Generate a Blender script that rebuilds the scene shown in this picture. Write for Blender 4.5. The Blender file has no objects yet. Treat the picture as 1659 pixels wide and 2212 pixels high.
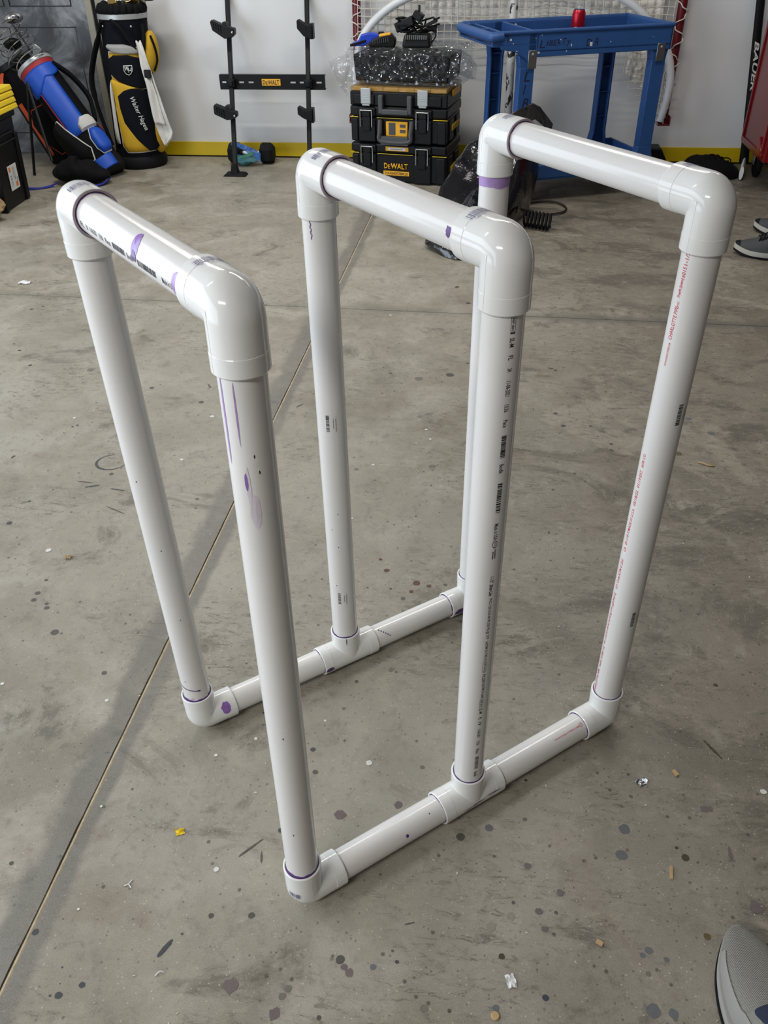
import bpy, bmesh, math, random
from mathutils import Vector, Matrix, noise as mnoise
from math import sin, cos, pi, radians as rad

scene = bpy.context.scene
COL = scene.collection

# ------------------------------------------------------------------ camera
cam_d = bpy.data.cameras.new('camera')
cam_d.sensor_fit = 'VERTICAL'
cam_d.sensor_height = 24.0
cam_d.lens = 1786.374 / 2212 * 24.0
cam_d.clip_start = 0.02
cam = bpy.data.objects.new('camera', cam_d)
COL.objects.link(cam)
RX = Vector((0.99347981, 0.1131466, -0.01398952))
RY = Vector((0.05594173, -0.59071732, -0.804937))
RZ = Vector((-0.09933973, 0.79890606, -0.59319535))
cam.matrix_world = Matrix(((RX.x, -RY.x, -RZ.x, 0.21397901), (RX.y, -RY.y, -RZ.y, -0.66236129),
                           (RX.z, -RY.z, -RZ.z, 1.25506106), (0, 0, 0, 1)))
scene.camera = cam

# ------------------------------------------------------------------ world, lights, exposure
ROOM = dict(x0=-3.3, x1=2.7, y0=-3.4, y1=4.63, z1=2.7)
world = bpy.data.worlds.new('world')
scene.world = world
world.use_nodes = True
wn = world.node_tree.nodes
wn['Background'].inputs[0].default_value = (0.72, 0.84, 1.0, 1)
wn['Background'].inputs[1].default_value = 1.0


def area(name, loc, rot, sx, sy, power, color):
    d = bpy.data.lights.new(name, 'AREA')
    d.shape = 'RECTANGLE'
    d.size, d.size_y = sx, sy
    d.energy = power
    d.color = color
    o = bpy.data.objects.new(name, d)
    o.location = loc
    o.rotation_euler = rot
    COL.objects.link(o)
    return o


# the open garage doorway on the left lets the overcast sky in
portal = area('doorway_daylight', (-3.28, -0.25, 1.15), (0, rad(-90), 0), 2.2, 6.0, 94, (0.80, 0.89, 1.0))
# ceiling strip lights (x, y, length along x)
STRIPS = [(-1.5, 3.3, 0), (-2.0, 0.5, 0), (0.3, 2.4, 0), (-1.1, -1.9, 0), (1.5, 3.2, 0)]
STRIP_POWER = [26, 3, 18, 44, 4]
view = scene.view_settings
view.view_transform = 'Standard'
view.look = 'None'
view.gamma = 1
view.use_curve_mapping = False
view.exposure = 0.26

# ------------------------------------------------------------------ materials


class G:
    def __init__(self, name):
        self.m = bpy.data.materials.new(name)
        self.m.use_nodes = True
        self.t = self.m.node_tree
        self.b = self.t.nodes['Principled BSDF']

    def n(self, typ, **kw):
        nd = self.t.nodes.new(typ)
        for k, v in kw.items():
            if k in nd.inputs.keys():
                self.set(nd.inputs[k], v)
            elif k.startswith('i_'):
                self.set(nd.inputs[int(k[2:])], v)
            else:
                setattr(nd, k, v)
        return nd

    def set(self, sock, v):
        if isinstance(v, bpy.types.NodeSocket):
            self.t.links.new(v, sock)
        elif isinstance(v, tuple) and len(v) == 3 and sock.type == 'RGBA':
            sock.default_value = (*v, 1)
        else:
            sock.default_value = v

    def math(self, op, a, b=0.0, clamp=False):
        nd = self.t.nodes.new('ShaderNodeMath')
        nd.operation = op
        nd.use_clamp = clamp
        self.set(nd.inputs[0], a)
        self.set(nd.inputs[1], b)
        return nd.outputs[0]

    def mix(self, f, a, b, typ='MIX'):
        nd = self.t.nodes.new('ShaderNodeMix')
        nd.data_type = 'RGBA'
        nd.blend_type = typ
        self.set(nd.inputs[0], f)
        self.set(nd.inputs[6], a)
        self.set(nd.inputs[7], b)
        return nd.outputs[2]

    def coord(self, what='Object'):
        return self.n('ShaderNodeTexCoord').outputs[what]

    def noise(self, vec, scale, detail=4.0, rough=0.55, dist=0.0):
        nd = self.n('ShaderNodeTexNoise', Scale=scale, Detail=detail, Roughness=rough, Distortion=dist)
        if vec is not None:
            self.set(nd.inputs['Vector'], vec)
        return nd.outputs['Fac']

    def step(self, v, a, b):
        nd = self.n('ShaderNodeMapRange')
        nd.clamp = True
        nd.interpolation_type = 'SMOOTHSTEP'
        self.set(nd.inputs[0], v)
        nd.inputs[1].default_value = a
        nd.inputs[2].default_value = b
        return nd.outputs[0]

    def bump(self, h, strength=0.2, dist=0.002):
        nd = self.n('ShaderNodeBump', Strength=strength, Distance=dist, Height=h)
        self.set(self.b.inputs['Normal'], nd.outputs[0])


MATS = {}


def mat(name, col, rough=0.5, metal=0.0, var=0.08, scale=30.0, bump=0.0, bscale=200.0, spec=0.5, coat=0.0, alpha=1.0,
        trans=0.0, sheen=0.0):
    if name in MATS:
        return MATS[name]
    g = G(name)
    c = g.coord()
    nz = g.noise(c, scale)
    lo = tuple(x * (1 - var) for x in col)
    hi = tuple(min(1, x * (1 + var)) for x in col)
    g.set(g.b.inputs['Base Color'], g.mix(nz, lo, hi))
    g.b.inputs['Roughness'].default_value = rough
    g.b.inputs['Metallic'].default_value = metal
    g.b.inputs['Specular IOR Level'].default_value = spec
    g.b.inputs['Coat Weight'].default_value = coat
    g.b.inputs['Alpha'].default_value = alpha
    g.b.inputs['Transmission Weight'].default_value = trans
    g.b.inputs['Sheen Weight'].default_value = sheen
    if bump:
        g.bump(g.noise(c, bscale), bump)
    MATS[name] = g.m
    return g.m


def srgb(r, g, b):
    f = lambda x: ((x / 255 + 0.055) / 1.055) ** 2.4 if x > 10 else x / 255 / 12.92
    return (f(r), f(g), f(b))


M_PVC = mat('pvc_pipe', (0.775, 0.76, 0.735), 0.19, var=0.02, scale=8, bump=0.03, bscale=40)
M_FIT = mat('pvc_fitting', (0.82, 0.82, 0.79), 0.11, var=0.015, scale=8, bump=0.012, bscale=60)
M_PRIMER = mat('purple_primer', (0.10, 0.035, 0.19), 0.35, var=0.5, scale=60)
M_PRIMER_L = mat('pale_purple_primer', (0.40, 0.26, 0.55), 0.35, var=0.3, scale=60)
M_INK = mat('black_ink', (0.02, 0.02, 0.022), 0.5, var=0.3)
M_RED_INK = mat('red_ink', (0.62, 0.05, 0.10), 0.5, var=0.2)
M_BLUE_INK = mat('blue_grey_ink', (0.14, 0.14, 0.26), 0.4, var=0.3)
M_BLACK = mat('black_plastic', (0.006, 0.006, 0.007), 0.42, var=0.3, bump=0.1, bscale=500, spec=0.22)
M_BLACKM = mat('black_steel', (0.008, 0.008, 0.009), 0.4, var=0.2, spec=0.25)
M_NYLON = mat('black_nylon', (0.005, 0.005, 0.006), 0.8, var=0.3, bump=0.4, bscale=700, spec=0.15)
M_NAVY = mat('navy_fabric', (0.005, 0.006, 0.010), 0.85, var=0.3, bump=0.3, bscale=600, spec=0.15)
M_GREYP = mat('dark_grey_plastic', (0.055, 0.058, 0.062), 0.45, var=0.15)
M_YELLOW = mat('yellow_fabric', (0.62, 0.37, 0.015), 0.7, var=0.1, bump=0.25, bscale=500)
M_YPLAS = mat('yellow_plastic', (0.86, 0.62, 0.02), 0.35, var=0.04)
M_LOGO = mat('logo_yellow', (0.85, 0.42, 0.01), 0.45, var=0.03)
M_WHITEF = mat('white_fabric', (0.62, 0.62, 0.60), 0.8, var=0.08, bump=0.3, bscale=300)
M_GREYF = mat('grey_fabric', (0.34, 0.34, 0.33), 0.8, var=0.08, bump=0.3, bscale=300)
M_TOWEL = mat('white_terry', (0.66, 0.65, 0.61), 0.95, var=0.1, scale=12, bump=0.6, bscale=260)
M_BLUEF = mat('blue_vinyl', (0.003, 0.075, 0.50), 0.5, var=0.08, bump=0.1, bscale=400)
M_REDF = mat('red_fabric', (0.34, 0.012, 0.02), 0.6, var=0.12)
M_ORANGE = mat('orange_fabric', (0.62, 0.08, 0.015), 0.6, var=0.1, bump=0.2, bscale=400)
M_CHROME = mat('chrome_wire', (0.75, 0.75, 0.76), 0.15, 1.0, var=0.05)
M_STEEL = mat('brushed_steel', (0.50, 0.52, 0.52), 0.3, 1.0, var=0.1, scale=60)
M_SILVER = mat('silver_plastic', (0.40, 0.42, 0.42), 0.35, 0.3, var=0.06)
M_GOLD = mat('brass_head', (0.62, 0.45, 0.16), 0.25, 1.0, var=0.1)
M_RUBBER = mat('black_rubber', (0.007, 0.007, 0.008), 0.7, var=0.3, bump=0.2, bscale=300, spec=0.2)
M_WHITEP = mat('white_paint_metal', (0.68, 0.70, 0.72), 0.3, var=0.04)
M_REDP = mat('red_paint_metal', (0.12, 0.005, 0.010), 0.35, var=0.2, scale=20)
M_CORD = mat('net_cord', (0.62, 0.59, 0.52), 0.85, var=0.15)
M_PAPER = mat('paper_white', (0.75, 0.75, 0.74), 0.6, var=0.06)
M_TAN = mat('tan_wood', (0.48, 0.33, 0.16), 0.7, var=0.25, scale=50, bump=0.4, bscale=120)
M_SUEDE = mat('tan_suede', (0.36, 0.25, 0.13), 0.9, var=0.5, scale=45, bump=0.8, bscale=120)


def plastic_film(name, col, rough, alpha, sc=28, st=0.9):
    g = G(name)
    c = g.coord()
    g.b.inputs['Base Color'].default_value = (*col, 1)
    g.b.inputs['Roughness'].default_value = rough
    g.b.inputs['Specular IOR Level'].default_value = 0.9
    g.b.inputs['Alpha'].default_value = alpha
    g.bump(g.noise(c, sc, 5, 0.6, 0.8), st, 0.02)
    return g.m


def clear_film(name, fac):
    m = bpy.data.materials.new(name)
    m.use_nodes = True
    t = m.node_tree
    t.nodes.remove(t.nodes['Principled BSDF'])
    tr = t.nodes.new('ShaderNodeBsdfTransparent')
    tr.inputs[0].default_value = (0.86, 0.87, 0.88, 1)
    gl = t.nodes.new('ShaderNodeBsdfGlossy')
    gl.inputs['Roughness'].default_value = 0.06
    gl.inputs['Color'].default_value = (0.9, 0.92, 0.95, 1)
    co = t.nodes.new('ShaderNodeTexCoord')
    nz = t.nodes.new('ShaderNodeTexVoronoi')
    nz.inputs['Scale'].default_value = 30
    bp = t.nodes.new('ShaderNodeBump')
    bp.inputs['Strength'].default_value = 1.0
    bp.inputs['Distance'].default_value = 0.03
    lw = t.nodes.new('ShaderNodeLayerWeight')
    lw.inputs['Blend'].default_value = 0.35
    ma = t.nodes.new('ShaderNodeMath')
    ma.operation = 'MULTIPLY_ADD'
    ma.inputs[1].default_value = 0.30
    ma.inputs[2].default_value = fac
    mx = t.nodes.new('ShaderNodeMixShader')
    L = t.links.new
    L(co.outputs['Object'], nz.inputs['Vector'])
    L(nz.outputs['Distance'], bp.inputs['Height'])
    L(bp.outputs[0], gl.inputs['Normal'])
    L(lw.outputs['Facing'], ma.inputs[0])
    L(ma.outputs[0], mx.inputs[0])
    L(tr.outputs[0], mx.inputs[1])
    L(gl.outputs[0], mx.inputs[2])
    L(mx.outputs[0], t.nodes['Material Output'].inputs['Surface'])
    return m


M_FILM = clear_film('clear_plastic_film', 0.07)
M_TEALBAG = plastic_film('teal_plastic_film', (0.05, 0.26, 0.30), 0.12, 0.75)
M_BLACKBAG = plastic_film('black_plastic_film', (0.006, 0.006, 0.008), 0.13, 1.0, 9, 0.35)
M_CLEARLID = plastic_film('clear_lid', (0.40, 0.26, 0.08), 0.15, 0.55)

# ------------------------------------------------------------------ mesh helpers


class MB:
    """Collects vertices and faces, then links them as one mesh object."""

    def __init__(self):
        self.v, self.f = [], []

    def add(self, vs, fs, M=None):
        o = len(self.v)
        for p in vs:
            p = Vector(p)
            self.v.append(M @ p if M is not None else p)
        for f in fs:
            self.f.append(tuple(i + o for i in f))
        return self

    def box(self, c, s, M=None, top=(1, 1), R=None):
        hx, hy, hz = s[0] / 2, s[1] / 2, s[2] / 2
        vs = []
        for k, (tx, ty) in ((-1, (1, 1)), (1, top)):
            for i, j in ((-1, -1), (1, -1), (1, 1), (-1, 1)):
                p = Vector((i * hx * tx, j * hy * ty, k * hz))
                if R is not None:
                    p = R @ p
                vs.append(p + Vector(c))
        fs = [(3, 2, 1, 0), (4, 5, 6, 7), (0, 1, 5, 4), (1, 2, 6, 5), (2, 3, 7, 6), (3, 0, 4, 7)]
        return self.add(vs, fs, M)

    def tube(self, pts, r, n=10, closed=False, caps=True, M=None, flat=1.0, up=None):
        pts = [Vector(p) for p in pts]
        k = len(pts)
        rs = r if isinstance(r, (list, tuple)) else [r] * k
        T = []
        for i in range(k):
            a = pts[(i - 1) % k] if (closed or i > 0) else pts[0]
            b = pts[(i + 1) % k] if (closed or i < k - 1) else pts[-1]
            d = b - a
            T.append(d.normalized() if d.length > 1e-9 else Vector((0, 0, 1)))
        u = Vector(up) if up is not None else Vector((0, 0, 1))
        if abs(T[0].dot(u.normalized())) > 0.95 and up is None:
            u = Vector((1, 0, 0))
        vs = []
        for i in range(k):
            x = u - T[i] * u.dot(T[i])
            if x.length < 1e-6:
                x = T[i].orthogonal()
            x.normalize()
            y = T[i].cross(x)
            if up is None:
                u = x
            for j in range(n):
                a = 2 * pi * j / n
                vs.append(pts[i] + (x * cos(a) * flat + y * sin(a)) * rs[i])
        fs = []
        for i in range(k if closed else k - 1):
            i2 = (i + 1) % k
            for j in range(n):
                j2 = (j + 1) % n
                fs.append((i * n + j, i * n + j2, i2 * n + j2, i2 * n + j))
        if caps and not closed:
            fs.append(tuple(reversed(range(n))))
            fs.append(tuple(range((k - 1) * n, k * n)))
        return self.add(vs, fs, M)

    def lathe(self, prof, n=24, M=None, caps=True, sx=1.0, sy=1.0):
        vs = []
        for r, z in prof:
            for j in range(n):
                a = 2 * pi * j / n
                vs.append((r * cos(a) * sx, r * sin(a) * sy, z))
        fs = []
        k = len(prof)
        for i in range(k - 1):
            for j in range(n):
                j2 = (j + 1) % n
                fs.append((i * n + j, i * n + j2, (i + 1) * n + j2, (i + 1) * n + j))
        if caps:
            if prof[0][0] > 1e-5:
                fs.append(tuple(reversed(range(n))))
            if prof[-1][0] > 1e-5:
                fs.append(tuple(range((k - 1) * n, k * n)))
        return self.add(vs, fs, M)

    def prism(self, out, t, M=None):
        """outline in local xy, thickness along z from 0 to t"""
        n = len(out)
        vs = [(x, y, 0) for x, y in out] + [(x, y, t) for x, y in out]
        fs = [tuple(reversed(range(n))), tuple(range(n, 2 * n))]
        fs += [(i, (i + 1) % n, n + (i + 1) % n, n + i) for i in range(n)]
        return self.add(vs, fs, M)

    def ball(self, c, r, n=16, m=10, M=None, bump=0.0, seed=0):
        rx, ry, rz = r if isinstance(r, (tuple, list)) else (r, r, r)
        vs = []
        for i in range(1, m):
            th = pi * i / m
            for j in range(n):
                a = 2 * pi * j / n
                d = Vector((sin(th) * cos(a), sin(th) * sin(a), -cos(th)))
                k = 1 + (bump * mnoise.noise(d * 2.3 + Vector((seed, 0, 0))) if bump else 0)
                vs.append((c[0] + d.x * rx * k, c[1] + d.y * ry * k, c[2] + d.z * rz * k))
        vs += [(c[0], c[1], c[2] - rz), (c[0], c[1], c[2] + rz)]
        fs = []
        for i in range(m - 2):
            for j in range(n):
                j2 = (j + 1) % n
                fs.append((i * n + j, i * n + j2, (i + 1) * n + j2, (i + 1) * n + j))
        b, t = (m - 1) * n, (m - 1) * n + 1
        for j in range(n):
            j2 = (j + 1) % n
            fs.append((b, j2, j))
            fs.append((t, (m - 2) * n + j, (m - 2) * n + j2))
        return self.add(vs, fs, M)

    def grid(self, fn, nu, nv, M=None, closed_u=False):
        vs = [fn(i / nu, j / nv) for j in range(nv + 1) for i in range(nu + (0 if closed_u else 1))]
        w = nu if closed_u else nu + 1
        fs = []
        for j in range(nv):
            for i in range(nu):
                i2 = (i + 1) % w
                fs.append((j * w + i, j * w + i2, (j + 1) * w + i2, (j + 1) * w + i))
        return self.add(vs, fs, M)

    def build(self, name, m, parent=None, bevel=0.0, seg=2, angle=38, subsurf=0, solid=0.0, org=None, kind=None):
        me = bpy.data.meshes.new(name)
        vs = self.v if org is None else [p - Vector(org) for p in self.v]
        me.from_pydata([tuple(p) for p in vs], [], self.f)
        me.validate()
        me.materials.append(m)
        bm = bmesh.new()
        bm.from_mesh(me)
        bmesh.ops.recalc_face_normals(bm, faces=bm.faces)
        bm.to_mesh(me)
        bm.free()
        me.shade_smooth()
        me.set_sharp_from_angle(angle=rad(angle))
        o = bpy.data.objects.new(name, me)
        COL.objects.link(o)
        if parent is not None:
            o.parent = parent
        if solid:
            md = o.modifiers.new('thickness', 'SOLIDIFY')
            md.thickness = solid
            md.offset = 0
        if bevel:
            md = o.modifiers.new('bevel', 'BEVEL')
            md.width = bevel
            md.segments = seg
            md.limit_method = 'ANGLE'
            md.angle_limit = rad(40)
        if subsurf:
            md = o.modifiers.new('smooth', 'SUBSURF')
            md.levels = md.render_levels = subsurf
        if kind:
            o['kind'] = kind
        return o


def tag(o, label=None, cat=None, group=None, kind=None):
    if label:
        o['label'] = label
    if cat:
        o['category'] = cat
    if group:
        o['group'] = group
    if kind:
        o['kind'] = kind
    return o


def thing(name, label, cat, loc=(0, 0, 0), rotz=0.0, group=None, M=None):
    o = bpy.data.objects.new(name, None)
    o.empty_display_size = 0.05
    COL.objects.link(o)
    if M is not None:
        o.matrix_world = M
    else:
        o.location = loc
        o.rotation_euler = (0, 0, rotz)
    return tag(o, label, cat, group)


def copy_tree(o, parent=None):
    c = o.copy()
    COL.objects.link(c)
    if parent is not None:
        c.parent = parent
    for ch in list(o.children):
        copy_tree(ch, c)
    return c


def frame(p, z, x=None):
    """matrix with origin p, local z along z, local x near x"""
    z = Vector(z).normalized()
    x = Vector(x) if x is not None else (Vector((1, 0, 0)) if abs(z.x) < 0.9 else Vector((0, 1, 0)))
    x = (x - z * x.dot(z)).normalized()
    y = z.cross(x)
    p = Vector(p)
    return Matrix(((x.x, y.x, z.x, p.x), (x.y, y.y, z.y, p.y), (x.z, y.z, z.z, p.z), (0, 0, 0, 1)))


def smooth_path(pts, k=6, closed=False):
    """Catmull-Rom through pts"""
    P = [Vector(p) for p in pts]
    n = len(P)
    out = []
    for i in range(n if closed else n - 1):
        g = (lambda a: P[a % n]) if closed else (lambda a: P[min(max(a, 0), n - 1)])
        p0, p1, p2, p3 = g(i - 1), g(i), g(i + 1), g(i + 2)
        for s in range(k):
            t = s / k
            out.append(0.5 * ((2 * p1) + (p2 - p0) * t + (2 * p0 - 5 * p1 + 4 * p2 - p3) * t * t
                              + (3 * p1 - p0 - 3 * p2 + p3) * t * t * t))
    if not closed:
        out.append(P[-1])
    return out


_TXT = {}


def text_mesh(s, bold=False, slant=0.0):
    """flat triangles of a string: (verts, faces, width, height) at size 1"""
    key = (s, bold, slant)
    if key in _TXT:
        return _TXT[key]
    cu = bpy.data.curves.new('lettering', 'FONT')
    cu.body = s
    cu.size = 1.0
    cu.resolution_u = 2
    cu.offset = 0.024 if bold else 0.011
    cu.shear = slant
    o = bpy.data.objects.new('lettering', cu)
    COL.objects.link(o)
    dg = bpy.context.evaluated_depsgraph_get()
    me = o.evaluated_get(dg).to_mesh()
    vs = [Vector(v.co) for v in me.vertices]
    fs = [tuple(p.vertices) for p in me.polygons]
    o.evaluated_get(dg).to_mesh_clear()
    bpy.data.objects.remove(o)
    bpy.data.curves.remove(cu)
    x0 = min(v.x for v in vs)
    x1 = max(v.x for v in vs)
    y0 = min(v.y for v in vs)
    y1 = max(v.y for v in vs)
    vs = [Vector((v.x - x0, v.y - y0, 0)) for v in vs]
    _TXT[key] = (vs, fs, x1 - x0, y1 - y0)
    return _TXT[key]


def put_text(mb, s, M, w, h, bold=False, slant=0.0):
    """text in the local xy plane of M, lower left at the origin, fitted to w x h"""
    vs, fs, tw, th = text_mesh(s, bold, slant)
    mb.add([(v.x / tw * w, v.y / th * h, 0) for v in vs], fs, M)


def rect_outline(mb, M, x0, y0, x1, y1, t):
    for a, b, c, d in ((x0, y0, x1, y0 + t), (x0, y1 - t, x1, y1), (x0, y0 + t, x0 + t, y1 - t), (x1 - t, y0 + t, x1, y1 - t)):
        mb.add([(a, b, 0), (c, b, 0), (c, d, 0), (a, d, 0)], [(0, 1, 2, 3)], M)


def barcode(mb, M, w, h, seed=1, holes=True):
    rnd = random.Random(seed)
    x = 0.0
    while x < w:
        a = rnd.choice((0.02, 0.03, 0.05)) * w
        mb.add([(x, 0, 0), (min(x + a, w), 0, 0), (min(x + a, w), h, 0), (x, h, 0)], [(0, 1, 2, 3)], M)
        x += a + rnd.choice((0.012, 0.02, 0.035)) * w

# ---- measured positions: print along the pipes (start, end, text, kind) and floor marks (x, y, radius, colour)
PRINT_N2 = [
    (0.0622, 0.0671, '65', 't'),
    (0.0682, 0.0867, 'NSF-dwv', 'x'),
    (0.0873, 0.0890, '|', 't'),
    (0.0941, 0.1056, 'SL-M', 't'),
    (0.1161, 0.1220, 'FL', 't'),
    (0.1325, 0.1375, '3A', 't'),
    (0.1491, 0.1695, '11-06-2021', 't'),
    (0.1809, 0.1912, '13:36', 't'),
    (0.2022, 0.2127, 'Piece', 't'),
    (0.2247, 0.2575, '', 'b'),
    (0.2673, 0.2808, 'Bundle', 't'),
    (0.2971, 0.3459, '', 'b'),
    (0.3625, 0.3904, 'Made in USA', 't'),
    (0.3912, 0.4051, '', 'o'),
    (0.4075, 0.4242, '', 's'),
    (0.4566, 0.4688, '1-1/2"', 't'),
    (0.4714, 0.4937, 'Silver-Line', 'B'),
    (0.4991, 0.5813, 'PVC-1120 SCH-40 PR 330 PSI @ 73°F', 't'),
    (0.5872, 0.6286, '(ASTM D-1785-15', 't'),
    (0.6306, 0.6504, 'NSF-pw', 'x'),
    (0.6515, 0.6546, ')', 't'),
    (0.6589, 0.6792, 'PVC-DWV', 't'),
    (0.6803, 0.7154, '(ASTM D-2665', 't'),
    (0.7176, 0.7380, 'NSF-dwv', 'x'),
    (0.7403, 0.7529, 'SL-M', 't'),
    (0.7622, 0.7680, 'FL', 't'),
    (0.7727, 0.7834, '/V', 't'),
    (0.7929, 0.8134, '11-06-2021', 't'),
    (0.8232, 0.8344, '13:36', 't'),
    (0.8443, 0.8569, 'Piece', 't'),
    (0.8658, 0.8995, '', 'b'),
    (0.9074, 0.9207, 'Bundle', 't'),
]
PRINT_N3 = [
    (0.0830, 0.0619, '1-1/2"', 't'),
    (0.1020, 0.0855, '16015', 't'),
    (0.1279, 0.1026, 'TrueFit System', 'B'),
    (0.1406, 0.1332, 'PVC', 'h'),
    (0.1892, 0.1406, 'CHARLOTTE PIPE', 't'),
    (0.2295, 0.1942, 'WWW.CHARLOTTEPIPE.COM', 'h'),
    (0.4059, 0.3817, '#/3R CO', 't'),
    (0.4244, 0.4111, 'EXT.', 't'),
    (0.4451, 0.4262, '01:19', 't'),
    (0.4811, 0.4506, '05/18/22', 't'),
    (0.5330, 0.4868, 'MADE IN U.S.A.', 't'),
    (0.5620, 0.5340, 'D-110-Y', 't'),
    (0.5772, 0.5681, 'Us', 't'),
    (0.6328, 0.5948, 'ASTM D 2241', 't'),
    (0.6633, 0.6339, 'U.P. Code', 't'),
    (0.7071, 0.6733, 'NSF-PW-G', 't'),
    (0.8024, 0.7094, 'PVC 1120 SCH 40 PR 330 PSI @ 73°F', 't'),
    (0.8658, 0.8073, 'TrueFit SYSTEM 1-1/2"', 't'),
    (0.9381, 0.8710, 'CHARLOTTE PIPE', 't'),
]
PRINT_B1 = [
    (0.1797, 0.2061, 'FL', 't'),
    (0.2247, 0.2395, '3A', 't'),
    (0.2542, 0.3045, '11-06-2021', 't'),
    (0.3256, 0.3534, '13:36', 't'),
    (0.3705, 0.4076, 'Piece', 't'),
    (0.4242, 0.5111, '', 'b'),
    (0.5236, 0.5605, 'Bundle', 't'),
    (0.5937, 0.7113, '', 'b'),
    (0.7441, 0.8154, 'Made in USA', 't'),
    (0.8232, 0.8385, '', 'o'),
]
CODE_F2 = [(0.3973, 0.4297), (0.8096, 0.8403)]
CODE_N3c = [(0.2867, 0.3219), (0.7058, 0.7401)]
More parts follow.
